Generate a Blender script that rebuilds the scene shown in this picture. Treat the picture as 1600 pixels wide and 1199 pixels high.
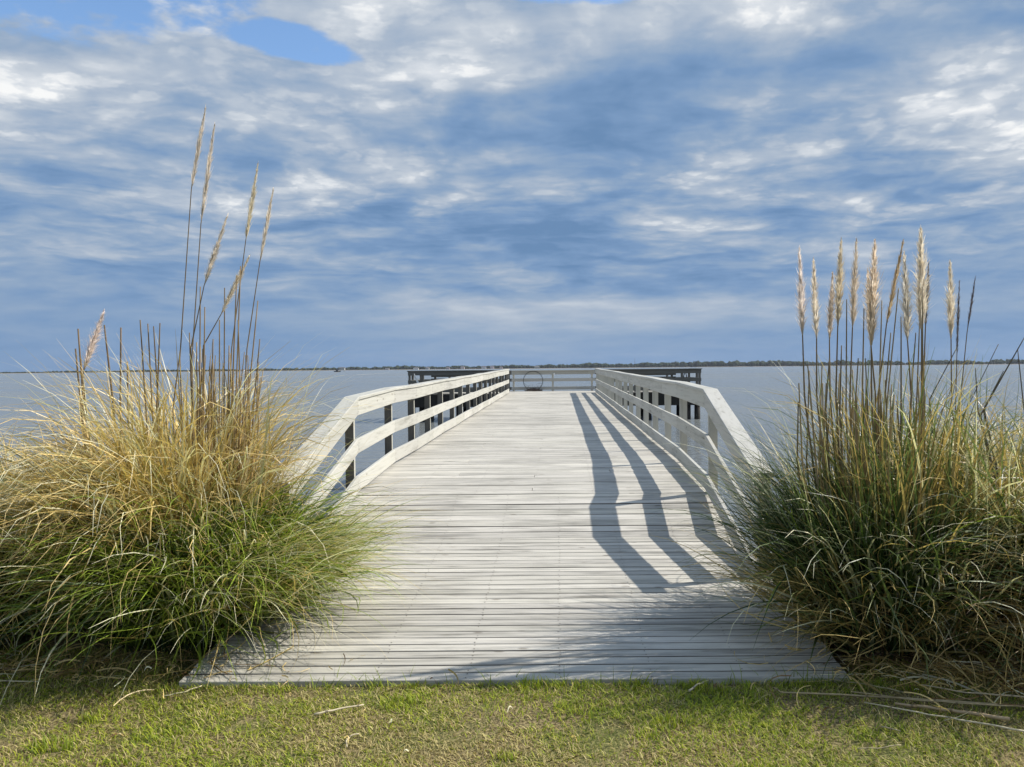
import bpy, math, random
import numpy as np
from mathutils import Matrix, Vector

random.seed(7)
RNG = np.random.default_rng(11)
R = math.radians
scene = bpy.context.scene
for o in list(bpy.data.objects):
    bpy.data.objects.remove(o)

# ------------------------------------------------------------------ camera
EYE = 1.80
FPX = 1156.0
CX = 868.0
cam_data = bpy.data.cameras.new('camera')
cam = bpy.data.objects.new('camera', cam_data)
scene.collection.objects.link(cam)
CAMROT = (Matrix.Rotation(R(0.30), 3, 'Z') @ Matrix.Rotation(R(90 - 1.23), 3, 'X') @ Matrix.Rotation(R(-0.52), 3, 'Z'))
cam.matrix_world = Matrix.Translation((0, 0, EYE)) @ CAMROT.to_4x4()
cam_data.sensor_width = 36
cam_data.lens = 36 * FPX / 1600
cam_data.shift_x = -(CX - 800) / 1600
cam_data.clip_start = 0.05
cam_data.clip_end = 20000
scene.camera = cam
scene.render.resolution_x = 1024
scene.render.resolution_y = 767

# ------------------------------------------------------------------ view
scene.view_settings.view_transform = 'Standard'
scene.view_settings.look = 'None'
scene.view_settings.exposure = 0.12
scene.view_settings.gamma = 1.0

SUN_EL, SUN_AZ = 43.0, 75.7
# ------------------------------------------------------------------ node helpers


def s2l(c):
    out = []
    for v in c:
        v = v / 255.0
        out.append(v / 12.92 if v <= 0.04045 else ((v + 0.055) / 1.055) ** 2.4)
    return out


class NT:
    def __init__(self, tree):
        self.t = tree
        self.n = tree.nodes
        self.l = tree.links

    def new(self, kind, **kw):
        nd = self.n.new(kind)
        for k, v in kw.items():
            setattr(nd, k, v)
        return nd

    def link(self, a, b):
        self.l.new(a, b)

    def put(self, sock, v):
        if hasattr(v, 'is_linked') or isinstance(v, bpy.types.NodeSocket):
            self.l.new(v, sock)
        else:
            if isinstance(v, (tuple, list)) and len(v) == 3 and sock.type == 'RGBA':
                v = (*v, 1)
            sock.default_value = v

    def math(self, op, a, b=None, c=None, clamp=False):
        nd = self.new('ShaderNodeMath', operation=op, use_clamp=clamp)
        self.put(nd.inputs[0], a)
        if b is not None:
            self.put(nd.inputs[1], b)
        if c is not None:
            self.put(nd.inputs[2], c)
        return nd.outputs[0]

    def vmath(self, op, a, b=None, s=None):
        nd = self.new('ShaderNodeVectorMath', operation=op)
        self.put(nd.inputs[0], a)
        if b is not None:
            self.put(nd.inputs[1], b)
        if s is not None:
            self.put(nd.inputs['Scale'], s)
        return nd.outputs['Value'] if op in ('LENGTH', 'DOT_PRODUCT') else nd.outputs[0]

    def mix(self, fac, a, b, blend='MIX'):
        nd = self.new('ShaderNodeMix', data_type='RGBA', blend_type=blend)
        self.put(nd.inputs[0], fac)
        self.put(nd.inputs[6], a)
        self.put(nd.inputs[7], b)
        return nd.outputs[2]

    def mixf(self, fac, a, b):
        nd = self.new('ShaderNodeMix', data_type='FLOAT')
        self.put(nd.inputs[0], fac)
        self.put(nd.inputs[2], a)
        self.put(nd.inputs[3], b)
        return nd.outputs[0]

    def noise(self, vec, scale, detail=4.0, rough=0.55, dist=0.0, color=False, dim='3D'):
        nd = self.new('ShaderNodeTexNoise', noise_dimensions=dim)
        if vec is not None:
            self.put(nd.inputs['Vector'], vec)
        nd.inputs['Scale'].default_value = scale
        nd.inputs['Detail'].default_value = detail
        nd.inputs['Roughness'].default_value = rough
        nd.inputs['Distortion'].default_value = dist
        return nd.outputs['Color'] if color else nd.outputs['Fac']

    def ramp(self, fac, stops, interp='LINEAR'):
        nd = self.new('ShaderNodeValToRGB')
        cr = nd.color_ramp
        cr.interpolation = interp
        while len(cr.elements) < len(stops):
            cr.elements.new(0.5)
        for e, (p, c) in zip(cr.elements, stops):
            e.position = p
            if not isinstance(c, (tuple, list)):
                c = (c, c, c)
            e.color = (*c[:3], 1)
        self.put(nd.inputs[0], fac)
        return nd.outputs[0]

    def maprange(self, v, a, b, c=0.0, d=1.0, smooth=True):
        nd = self.new('ShaderNodeMapRange', interpolation_type='SMOOTHSTEP' if smooth else 'LINEAR')
        self.put(nd.inputs[0], v)
        nd.inputs[1].default_value = a
        nd.inputs[2].default_value = b
        nd.inputs[3].default_value = c
        nd.inputs[4].default_value = d
        return nd.outputs[0]

    def mapping(self, vec, scale=(1, 1, 1), loc=(0, 0, 0), rot=(0, 0, 0)):
        nd = self.new('ShaderNodeMapping')
        self.put(nd.inputs[0], vec)
        nd.inputs['Location'].default_value = loc
        nd.inputs['Rotation'].default_value = rot
        nd.inputs['Scale'].default_value = scale
        return nd.outputs[0]

    def comb(self, x, y, z):
        nd = self.new('ShaderNodeCombineXYZ')
        self.put(nd.inputs[0], x)
        self.put(nd.inputs[1], y)
        self.put(nd.inputs[2], z)
        return nd.outputs[0]

    def sep(self, v):
        nd = self.new('ShaderNodeSeparateXYZ')
        self.put(nd.inputs[0], v)
        return nd.outputs


# ------------------------------------------------------------------ world: Nishita sky with procedural cloud deck
WSTR = 0.10
world = bpy.data.worlds.new('World')
scene.world = world
world.use_nodes = True
w = NT(world.node_tree)
w.n.clear()
sky = w.new('ShaderNodeTexSky', sky_type='NISHITA')
sky.sun_disc = False
sky.sun_elevation = R(SUN_EL)
sky.sun_rotation = R(SUN_AZ)
sky.air_density = 1.0
sky.dust_density = 0.6
sky.ozone_density = 2.5
tc = w.new('ShaderNodeTexCoord')
d = tc.outputs['Generated']
dx, dy, dz = w.sep(d)
zc = w.math('MAXIMUM', dz, 0.0)
inv = w.math('DIVIDE', 1.0, w.math('ADD', zc, 0.10))
P = w.comb(w.math('MULTIPLY', dx, inv), w.math('MULTIPLY', dy, inv), 0.0)      # where the ray meets the cloud layer
# soft warp of the layout by the cloud noise
wn = w.noise(P, 1.1, 3.0, 0.5, 0.0, color=True, dim='2D')
wx, wy, wz = w.sep(wn)
az = w.math('ARCTAN2', dx, dy)
el = w.math('ARCSINE', zc)
azw = w.math('ADD', az, w.math('MULTIPLY', w.math('SUBTRACT', wx, 0.5), w.maprange(el, 0.0, 0.12, 0.0, 0.16)))
elw = w.math('ADD', el, w.math('MULTIPLY', w.math('SUBTRACT', wy, 0.5), w.maprange(el, 0.0, 0.12, 0.0, 0.07)))
# weather map (how bright and thin the cloud cover is): rows = height above the horizon, columns = compass direction
XS = [0, 145, 290, 435, 580, 725, 870, 1015, 1160, 1305, 1450, 1600]
YS = [575, 530, 480, 440, 380, 320, 260, 200, 150, 100, 50, 0]
LG = [
    [.16, .18, .18, .16, .18, .22, .22, .20, .18, .16, .16, .18],
    [.20, .24, .20, .20, .25, .36, .38, .30, .26, .20, .18, .22],
    [.26, .26, .28, .32, .44, .62, .64, .62, .54, .42, .34, .32],
    [.28, .36, .36, .32, .34, .30, .22, .26, .32, .34, .34, .34],
    [.52, .36, .38, .36, .26, .20, .22, .34, .42, .30, .28, .42],
    [.56, .62, .64, .40, .30, .36, .36, .36, .42, .34, .40, .58],
    [.36, .36, .40, .34, .52, .44, .28, .34, .52, .36, .52, .84],
    [.50, .64, .52, .46, .52, .42, .24, .32, .42, .42, .64, .78],
    [.60, .66, .62, .64, .76, .56, .50, .44, .54, .62, .62, .78],
    [.76, .82, .62, .62, .70, .76, .88, .72, .50, .54, .72, .64],
    [.56, .56, .56, .60, .72, .82, .84, .78, .72, .46, .46, .70],
    [.54, .54, .60, .76, .70, .58, .54, .58, .82, .60, .42, .42],
]


def lg(px, py):
    px = min(max(px, 0), 1600)
    py = min(max(py, 0), 575)
    i = max(k for k in range(len(XS)) if XS[k] <= px + 1e-6)
    i = min(i, len(XS) - 2)
    fx = (px - XS[i]) / (XS[i + 1] - XS[i])
    j = max(k for k in range(len(YS)) if YS[k] >= py - 1e-6)
    j = min(j, len(YS) - 2)
    fy = (YS[j] - py) / (YS[j] - YS[j + 1])
    a = LG[j][i] * (1 - fx) + LG[j][i + 1] * fx
    b = LG[j + 1][i] * (1 - fx) + LG[j + 1][i + 1] * fx
    return a * (1 - fy) + b * fy


AZ0, AZ1 = -0.66, 0.60
NCOL = 15
ELROWS = [0.0, 0.035, 0.075, 0.115, 0.16, 0.205, 0.25, 0.30, 0.345, 0.39, 0.43, 0.47]
u = w.math('DIVIDE', w.math('SUBTRACT', azw, AZ0), AZ1 - AZ0, clamp=True)
acc = None
for r_, e_ in enumerate(ELROWS):
    st = []
    for c_ in range(NCOL):
        a_ = AZ0 + (AZ1 - AZ0) * c_ / (NCOL - 1)
        st.append((c_ / (NCOL - 1), lg(874 + FPX * math.tan(a_), 575 - FPX * math.tan(e_) / math.cos(a_))))
    row = w.ramp(u, st, 'B_SPLINE')
    if acc is None:
        acc = row
    else:
        acc = w.mix(w.maprange(elw, ELROWS[r_ - 1], e_), acc, row)
lum = w.math('ADD', w.sep(acc)[0], w.maprange(el, 0.12, 0.40, 0.02, -0.06))
# cloud texture: broad banks, streaks near the horizon, bright tufts with crisp tops and grey undersides
inv2 = w.math('DIVIDE', 1.0, w.math('ADD', zc, 0.17))
Q = w.comb(w.math('MULTIPLY', dx, inv2), w.math('MULTIPLY', w.math('MULTIPLY', dy, inv2), 1.15), 0.0)
warp = w.noise(Q, 1.9, 2.0, 0.5, 0.0, color=True, dim='2D')
Qw = w.vmath('ADD', Q, w.vmath('SCALE', w.vmath('SUBTRACT', warp, (0.5, 0.5, 0.5)), None, 0.22))
n1 = w.noise(w.mapping(Qw, loc=(2.2, 5.1, 0.0)), 1.6, 4.0, 0.5, dim='2D')
n2 = w.noise(w.mapping(Qw, loc=(3.1, 7.7, 1.3)), 4.0, 5.0, 0.52, dim='2D')
n4 = w.noise(w.mapping(Q, loc=(1.1, 12.7, 4.3)), 13.0, 4.0, 0.55, dim='2D')


def puffs(scale, off, soft):
    """heaped rounded cloud tops: smooth cells whose rims are broken up by fine noise"""
    fine = w.noise(w.mapping(Q, loc=off), scale * 2.2, 5.0, 0.6, color=True, dim='2D')
    q = w.vmath('ADD', w.mapping(Qw, loc=off), w.vmath('SCALE', w.vmath('SUBTRACT', fine, (0.5, 0.5, 0.5)), None, 0.75 / scale))
    vo = w.new('ShaderNodeTexVoronoi', feature='SMOOTH_F1', voronoi_dimensions='2D')
    w.put(vo.inputs['Vector'], q)
    vo.inputs['Scale'].default_value = scale
    vo.inputs['Smoothness'].default_value = 0.35
    return w.maprange(vo.outputs['Distance'], soft, soft - 0.26)


amp = w.maprange(el, 0.03, 0.20, 0.18, 0.80)
tex = w.math('ADD', w.math('MULTIPLY', w.math('SUBTRACT', n1, 0.5), 1.0), w.math('MULTIPLY', w.math('SUBTRACT', n2, 0.5), 0.95))
where = w.math('MULTIPLY', w.maprange(el, 0.06, 0.20, 0.15, 1.0), w.maprange(w.math('ADD', w.math('MULTIPLY', n1, 0.8), w.math('MULTIPLY', lum, 0.5)), 0.46, 0.74))
pA = w.math('MULTIPLY', puffs(4.6, (9.1, 2.7, 4.3), 0.56), w.math('MULTIPLY', where, 0.13))
pB = w.math('MULTIPLY', puffs(11.5, (2.1, 6.3, 0.7), 0.50), w.math('MULTIPLY', w.math('MULTIPLY', where, w.maprange(n2, 0.38, 0.56)), 0.19))
tex = w.math('ADD', tex, w.math('SUBTRACT', w.math('ADD', pA, pB), 0.10))
tex = w.math('ADD', tex, w.math('MULTIPLY', w.math('SUBTRACT', n4, 0.5), 0.17))
# long flat layers seen edge-on, low in the sky
S1 = w.comb(w.math('MULTIPLY', az, 3.2), w.math('MULTIPLY', w.math('ADD', el, w.math('MULTIPLY', w.math('SUBTRACT', n1, 0.5), 0.05)), 34.0), 0.0)
st1 = w.noise(S1, 1.0, 5.0, 0.55, dim='2D')
st2 = w.noise(w.mapping(S1, (2.4, 1.9, 1.0), (5.0, 3.0, 0.0)), 1.0, 4.0, 0.55, dim='2D')
band = w.math('MULTIPLY', w.maprange(el, 0.05, 0.13, 0.12, 1.0), w.maprange(el, 0.40, 0.16, 0.25, 1.0))
stx = w.math('ADD', w.math('MULTIPLY', w.math('SUBTRACT', st1, 0.5), 0.75), w.math('MULTIPLY', w.math('SUBTRACT', st2, 0.5), 0.45))
lum = w.math('ADD', lum, w.math('MULTIPLY', stx, band))
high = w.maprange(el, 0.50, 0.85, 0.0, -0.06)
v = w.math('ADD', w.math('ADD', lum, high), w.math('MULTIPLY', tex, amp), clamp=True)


def dsp(c):
    return [x / WSTR for x in s2l(c)]


PAL = [(0.0, (102, 135, 174)), (0.2, (119, 149, 186)), (0.38, (141, 163, 190)), (0.55, (165, 179, 197)), (0.72, (188, 197, 208)),
       (0.86, (213, 218, 224)), (1.0, (240, 241, 241))]
cl_n = w.ramp(v, [(p_, s2l(c_)) for p_, c_ in PAL], 'LINEAR')
cl = w.vmath('SCALE', cl_n, None, 1.0 / WSTR)
# clear patch (upper left, and gaps at the top)


def blob(a0, e0, ra, re):
    qa = w.math('DIVIDE', w.math('SUBTRACT', azw, a0), ra)
    qe = w.math('DIVIDE', w.math('SUBTRACT', elw, e0), re)
    q = w.math('SQRT', w.math('ADD', w.math('MULTIPLY', qa, qa), w.math('MULTIPLY', qe, qe)))
    return w.maprange(q, 1.25, 0.55)


clear = w.math('MAXIMUM', blob(-0.60, 0.43, 0.21, 0.065), blob(0.05, 0.47, 0.13, 0.022))
clear = w.math('MAXIMUM', clear, blob(-0.36, 0.395, 0.10, 0.018))
clear = w.math('MAXIMUM', clear, w.math('MULTIPLY', w.maprange(el, 0.55, 0.9), w.maprange(n1, 0.5, 0.4)))
near_gap = w.maprange(clear, 0.02, 0.30)
clear = w.maprange(w.math('ADD', w.math('ADD', clear, w.math('MULTIPLY', w.math('SUBTRACT', 0.54, n2), 1.3)), w.math('MULTIPLY', w.math('SUBTRACT', 0.5, n4), 1.5)), 0.20, 0.95)
clear = w.math('MULTIPLY', clear, near_gap)
skyc = w.vmath('MULTIPLY', sky.outputs[0], (1.60, 1.76, 1.86))
colr = w.mix(clear, cl, skyc)
below = w.maprange(dz, 0.0, -0.02)
bg = w.new('ShaderNodeBackground')
w.link(colr, bg.inputs[0])
bg.inputs[1].default_value = WSTR
wo = w.new('ShaderNodeOutputWorld')
w.link(bg.outputs[0], wo.inputs[0])

# ------------------------------------------------------------------ sun
sd = bpy.data.lights.new('sun', 'SUN')
sd.energy = 5.0
sd.angle = R(0.55)
sd.color = (1.0, 0.94, 0.85)
sun = bpy.data.objects.new('sun', sd)
scene.collection.objects.link(sun)
sv = Vector((math.sin(R(SUN_AZ)) * math.cos(R(SUN_EL)), math.cos(R(SUN_AZ)) * math.cos(R(SUN_EL)), math.sin(R(SUN_EL))))
sun.rotation_euler = sv.to_track_quat('Z', 'Y').to_euler()
sun.location = (10, 5, 12)


# ------------------------------------------------------------------ mesh helpers
def at(px, py, Y):
    """Point at distance Y along the pier seen at pixel (px, py) of the 1600 px photograph."""
    dr = CAMROT @ Vector(((px - CX) / FPX, -(py - 599.5) / FPX, -1))
    return Vector((0, 0, EYE)) + dr * (Y / dr.y)


def tag(o, label=None, cat=None, group=None, kind=None):
    if label:
        o['label'] = label
    if cat:
        o['category'] = cat
    if group:
        o['group'] = group
    if kind:
        o['kind'] = kind
    return o


def empty(name, loc, label, cat, group=None):
    o = bpy.data.objects.new(name, None)
    o.empty_display_size = 0.2
    scene.collection.objects.link(o)
    o.location = loc
    return tag(o, label, cat, group)


def link_mesh(name, verts, faces, mats, parent=None, cols=None, mi=None, smooth=False):
    """verts world-space; parent is an Empty whose origin is subtracted."""
    verts = np.asarray(verts, dtype=np.float32)
    off = np.zeros(3, dtype=np.float32)
    p = parent
    while p is not None:
        off += np.array(p.location, dtype=np.float32)
        p = p.parent
    me = bpy.data.meshes.new(name)
    if isinstance(faces, np.ndarray):
        k = faces.shape[1]
        me.vertices.add(len(verts))
        me.vertices.foreach_set('co', (verts - off).ravel())
        me.loops.add(faces.size)
        me.loops.foreach_set('vertex_index', faces.astype(np.int32).ravel())
        me.polygons.add(len(faces))
        me.polygons.foreach_set('loop_start', np.arange(0, faces.size, k, dtype=np.int32))
        me.polygons.foreach_set('loop_total', np.full(len(faces), k, dtype=np.int32))
        me.update(calc_edges=True)
    else:
        me.from_pydata((verts - off).tolist(), [], faces)
    for m in (mats if isinstance(mats, (list, tuple)) else [mats]):
        me.materials.append(m)
    if mi is not None:
        me.polygons.foreach_set('material_index', np.asarray(mi, dtype=np.int32))
    if cols is not None:
        at_ = me.color_attributes.new('col', 'FLOAT_COLOR', 'POINT')
        c = np.ones((len(verts), 4), dtype=np.float32)
        c[:, :3] = np.asarray(cols, dtype=np.float32)
        at_.data.foreach_set('color', c.ravel())
    if smooth:
        me.polygons.foreach_set('use_smooth', np.ones(len(me.polygons), dtype=bool))
    me.validate()
    me.update()
    o = bpy.data.objects.new(name, me)
    scene.collection.objects.link(o)
    if parent is not None:
        o.parent = parent
    return o


class MB:
    def __init__(self):
        self.v, self.f, self.c, self.m = [], [], [], []

    def add(self, vs, fs, col=(.5, .5, .5), m=0):
        b = len(self.v)
        self.v += [tuple(q) for q in vs]
        self.f += [[b + i for i in f_] for f_ in fs]
        self.c += [col] * len(vs)
        self.m += [m] * len(fs)

    def box(self, x0, x1, y0, y1, z0, z1, col=(.5, .5, .5), m=0):
        self.add([(x0, y0, z0), (x1, y0, z0), (x1, y1, z0), (x0, y1, z0), (x0, y0, z1), (x1, y0, z1), (x1, y1, z1), (x0, y1, z1)],
                 [[0, 3, 2, 1], [4, 5, 6, 7], [0, 1, 5, 4], [1, 2, 6, 5], [2, 3, 7, 6], [3, 0, 4, 7]], col, m)

    def prism(self, poly, a, b, col=(.5, .5, .5), m=0):
        """poly: profile offsets (list of Vector) swept from point a to point b (offsets may be given per end)."""
        pa, pb = (poly if isinstance(poly[0], list) else (poly, poly))
        n = len(pa)
        vs = [tuple(Vector(a) + Vector(q)) for q in pa] + [tuple(Vector(b) + Vector(q)) for q in pb]
        fs = [[i, (i + 1) % n, n + (i + 1) % n, n + i] for i in range(n)] + [list(range(n - 1, -1, -1)), list(range(n, 2 * n))]
        self.add(vs, fs, col, m)

    def rail(self, a, b, w_, h_, ch=0.004, **k):
        """rectangular board, vertical sides, from a to b; w_ across x (or y), h_ in z; slightly eased edges."""
        a, b = Vector(a), Vector(b)
        dxy = Vector((b.x - a.x, b.y - a.y, 0))
        s = Vector((0, 0, 1)).cross(dxy).normalized()
        if dxy.length < 1e-6:
            s = Vector((1, 0, 0))
        w2, h2 = w_ / 2, h_ / 2
        pts = [(-w2 + ch, -h2), (w2 - ch, -h2), (w2, -h2 + ch), (w2, h2 - ch), (w2 - ch, h2), (-w2 + ch, h2), (-w2, h2 - ch), (-w2, -h2 + ch)]
        self.prism([s * p[0] + Vector((0, 0, 1)) * p[1] for p in pts], a, b, **k)

    def tube(self, pts, rads, n=8, col=(.5, .5, .5), m=0, cap=True, squash=None):
        pts = [Vector(p) for p in pts]
        base = len(self.v)
        up = Vector((0.13, 0.97, 0.2)).normalized()
        for i, p in enumerate(pts):
            t = (pts[min(i + 1, len(pts) - 1)] - pts[max(i - 1, 0)])
            t = t.normalized() if t.length > 1e-9 else Vector((0, 0, 1))
            s = t.cross(up)
            if s.length < 1e-4:
                s = t.cross(Vector((1, 0, 0)))
            s.normalize()
            q = s.cross(t).normalized()
            for k in range(n):
                a = 2 * math.pi * k / n
                self.v.append(tuple(p + s * math.cos(a) * rads[i] + q * math.sin(a) * rads[i]))
                self.c.append(col[i] if isinstance(col, list) else col)
        for i in range(len(pts) - 1):
            for k in range(n):
                self.f.append([base + i * n + k, base + i * n + (k + 1) % n, base + (i + 1) * n + (k + 1) % n, base + (i + 1) * n + k])
                self.m.append(m)
        if cap:
            self.f.append([base + k for k in range(n)][::-1])
            self.f.append([base + (len(pts) - 1) * n + k for k in range(n)])
            self.m += [m, m]

    def build(self, name, mats, parent=None, smooth=False):
        return link_mesh(name, self.v, self.f, mats, parent, self.c, self.m, smooth)


# ------------------------------------------------------------------ materials
def mat(name):
    m = bpy.data.materials.new(name)
    m.use_nodes = True
    t = NT(m.node_tree)
    t.n.clear()
    out = t.new('ShaderNodeOutputMaterial')
    return m, t, out


def pbsdf(t, color, rough=0.6, spec=0.3, normal=None):
    b = t.new('ShaderNodeBsdfPrincipled')
    t.put(b.inputs['Base Color'], color)
    t.put(b.inputs['Roughness'], rough)
    b.inputs['Specular IOR Level'].default_value = spec
    if normal is not None:
        t.link(normal, b.inputs['Normal'])
    return b


def bump(t, h, strength=0.3, dist=0.01):
    b = t.new('ShaderNodeBump')
    t.put(b.inputs['Height'], h)
    b.inputs['Strength'].default_value = strength
    b.inputs['Distance'].default_value = dist
    return b.outputs[0]


def attr(t, name='col'):
    a = t.new('ShaderNodeAttribute', attribute_name=name)
    return a.outputs['Color']


def wood(name, axis, paint, bare, wear=0.5, stain=(0.16, 0.15, 0.12), stain_amt=0.5, vary=0.25, zone=True):
    """weathered painted timber; grain runs along axis 0=x 1=y 2=z; attribute col.r carries each board's own shade."""
    m, t, out = mat(name)
    co = t.new('ShaderNodeTexCoord').outputs['Object']
    rx, ry, rz = t.sep(attr(t))
    offs = t.comb(t.math('MULTIPLY', rx, 37.0), t.math('MULTIPLY', ry, 53.0), t.math('MULTIPLY', rz, 19.0))
    co2 = t.vmath('ADD', co, offs)
    hi, lo = 34.0, 1.6
    sc = [hi, hi, hi]
    sc[axis] = lo
    g = t.noise(t.mapping(co2, tuple(sc)), 1.0, 6.0, 0.62, 0.35)
    sc2 = [150.0] * 3
    sc2[axis] = 5.0
    fine = t.noise(t.mapping(co2, tuple(sc2)), 1.0, 3.0, 0.6)
    big = t.noise(co, 0.9, 4.0, 0.6)
    sc3 = [5.0] * 3
    sc3[axis] = 1.3
    blot = t.noise(t.mapping(co2, tuple(sc3), (4, 2, 8)), 1.0, 5.0, 0.65)
    wv = t.math('ADD', t.math('MULTIPLY', g, 0.55), t.math('MULTIPLY', fine, 0.25))
    wv = t.math('ADD', wv, t.math('MULTIPLY', blot, 0.35))
    wv = t.math('ADD', wv, t.math('MULTIPLY', t.math('SUBTRACT', big, 0.5), 0.25))
    k = t.maprange(wv, 0.68 - 0.16 * wear, 0.86 - 0.10 * wear)
    c = t.mix(k, paint, bare)
    st = t.maprange(t.math('MULTIPLY', t.maprange(g, 0.50, 0.75), t.maprange(blot, 0.45, 0.72)), 0.15, 0.75, 0, stain_amt)
    c = t.mix(st, c, stain)
    sc5 = [14.0] * 3
    sc5[axis] = 0.9
    dirt = t.noise(t.mapping(co2, tuple(sc5), (9, 1, 3)), 1.0, 4.0, 0.6)
    c = t.mix(t.maprange(dirt, 0.48, 0.70, 0, 0.55 * wear), c, t.vmath('SCALE', bare, None, 0.75))
    # knots
    sc4 = [7.0] * 3
    sc4[axis] = 2.6
    vo = t.new('ShaderNodeTexVoronoi', feature='F1')
    t.put(vo.inputs['Vector'], t.mapping(co2, tuple(sc4)))
    vo.inputs['Scale'].default_value = 1.0
    kn = t.maprange(vo.outputs['Distance'], 0.12, 0.04)
    c = t.mix(t.math('MULTIPLY', kn, 0.55), c, (0.13, 0.10, 0.07))
    br = t.math('ADD', 1.0 - vary / 2, t.math('MULTIPLY', rx, vary))
    c = t.vmath('SCALE', c, None, br)
    tint = t.mix(t.math('MULTIPLY', ry, 0.5), (1, 1, 1), (0.97, 0.98, 0.93))
    c = t.mix(1.0, c, tint, 'MULTIPLY')
    h = t.math('ADD', t.math('MULTIPLY', g, -0.6), t.math('MULTIPLY', fine, -0.6))
    b = pbsdf(t, c, t.maprange(g, 0.3, 0.7, 0.55, 0.8), 0.22, bump(t, h, 0.5, 0.004))
    t.link(b.outputs[0], out.inputs[0])
    return m


PAINT = (0.66, 0.635, 0.58)
BARE = (0.40, 0.385, 0.345)
M_DECK = wood('weathered_white_decking', 0, (0.575, 0.545, 0.485), (0.29, 0.275, 0.245), 1.05, vary=0.26, stain_amt=0.8)
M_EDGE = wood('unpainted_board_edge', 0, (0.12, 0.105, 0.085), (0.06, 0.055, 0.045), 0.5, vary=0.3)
M_DECKFAR = M_DECK
M_RAILY = wood('white_painted_rail', 1, (0.53, 0.52, 0.475), (0.33, 0.32, 0.28), 0.62, (0.15, 0.145, 0.10), 0.6, 0.14)
M_RAILX = wood('white_painted_cross_rail', 0, (0.46, 0.45, 0.41), (0.30, 0.29, 0.25), 0.45, (0.16, 0.15, 0.11), 0.5, 0.14)
M_POST = wood('painted_post', 2, (0.50, 0.49, 0.44), (0.33, 0.32, 0.28), 0.45, (0.16, 0.15, 0.11), 0.5, 0.16)
M_POSTL = wood('dark_post', 2, (0.15, 0.14, 0.125), (0.10, 0.095, 0.085), 0.6, (0.08, 0.07, 0.06), 0.5, 0.16)
M_WINGX = wood('unpainted_grey_timber', 0, (0.16, 0.155, 0.14), (0.10, 0.10, 0.09), 0.5, (0.04, 0.04, 0.035), 0.6, 0.2)
M_WINGZ = wood('unpainted_grey_post_timber', 2, (0.17, 0.16, 0.145), (0.10, 0.10, 0.09), 0.5, (0.04, 0.04, 0.035), 0.6, 0.2)
M_TAR = wood('dark_creosoted_timber', 2, (0.030, 0.028, 0.025), (0.018, 0.017, 0.016), 0.5, (0.01, 0.01, 0.01), 0.5, 0.3)


def simple(name, col, rough=0.6, spec=0.3, noise_amt=0.25, scale=8.0):
    m, t, out = mat(name)
    co = t.new('ShaderNodeTexCoord').outputs['Object']
    n = t.noise(co, scale, 4.0, 0.6)
    c = t.vmath('SCALE', (*col,), None, t.math('ADD', 1 - noise_amt / 2, t.math('MULTIPLY', n, noise_amt)))
    b = pbsdf(t, c, rough, spec)
    t.link(b.outputs[0], out.inputs[0])
    return m


def simple_attr(name, rough=0.8, spec=0.2, trans=0.0, gain=1.0, tgain=(1.0, 1.0, 1.0)):
    m, t, out = mat(name)
    c = attr(t)
    co = t.new('ShaderNodeTexCoord').outputs['Object']
    n = t.noise(co, 23.0, 2.0, 0.5)
    c = t.vmath('SCALE', c, None, t.math('MULTIPLY', t.math('ADD', 0.8, t.math('MULTIPLY', n, 0.4)), gain))
    b = pbsdf(t, c, rough, spec)
    if trans > 0:
        tr = t.new('ShaderNodeBsdfTranslucent')
        t.link(t.mix(1.0, c, tgain, 'MULTIPLY'), tr.inputs[0])
        mx = t.new('ShaderNodeMixShader')
        mx.inputs[0].default_value = trans
        t.link(b.outputs[0], mx.inputs[1])
        t.link(tr.outputs[0], mx.inputs[2])
        t.link(mx.outputs[0], out.inputs[0])
    else:
        t.link(b.outputs[0], out.inputs[0])
    return m


M_LEAF = simple_attr('grass_leaf', 0.40, 0.5, 0.32, 1.0, (1.1, 1.15, 0.75))
M_STALK = simple_attr('reed_stalk', 0.55, 0.25, 0.0)
M_PLUME = simple_attr('silky_plume', 0.7, 0.2, 0.55, 1.0, (1.0, 1.0, 1.0))
M_TURF = simple_attr('lawn_blade', 0.6, 0.2, 0.30, 1.0, (1.1, 1.15, 0.7))
M_TREE = simple_attr('distant_foliage', 0.9, 0.1)
M_ATTR = simple_attr('painted_or_plain', 0.7, 0.2)

# water
M_WATER, t, out = mat('sound_water')
co = t.new('ShaderNodeTexCoord').outputs['Object']
a1 = t.noise(t.mapping(co, (0.7, 1.7, 1.0), rot=(0, 0, 0.3)), 1.0, 5.0, 0.6, 0.4)
a2 = t.noise(t.mapping(co, (1.0, 1.6, 1.0), rot=(0, 0, -0.5)), 4.5, 3.0, 0.55, 0.3)
a3 = t.noise(t.mapping(co, (0.015, 0.05, 1.0)), 1.0, 4.0, 0.6)
hgt = t.math('ADD', t.math('MULTIPLY', a1, 0.7), t.math('MULTIPLY', a2, 0.22))
wc = t.mix(a3, (0.165, 0.180, 0.175), (0.215, 0.225, 0.215))
wb = pbsdf(t, wc, t.maprange(a3, 0.3, 0.7, 0.12, 0.24), 0.5, bump(t, hgt, 1.0, 0.30))
wb.inputs['IOR'].default_value = 1.33
t.link(wb.outputs[0], out.inputs[0])

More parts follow.
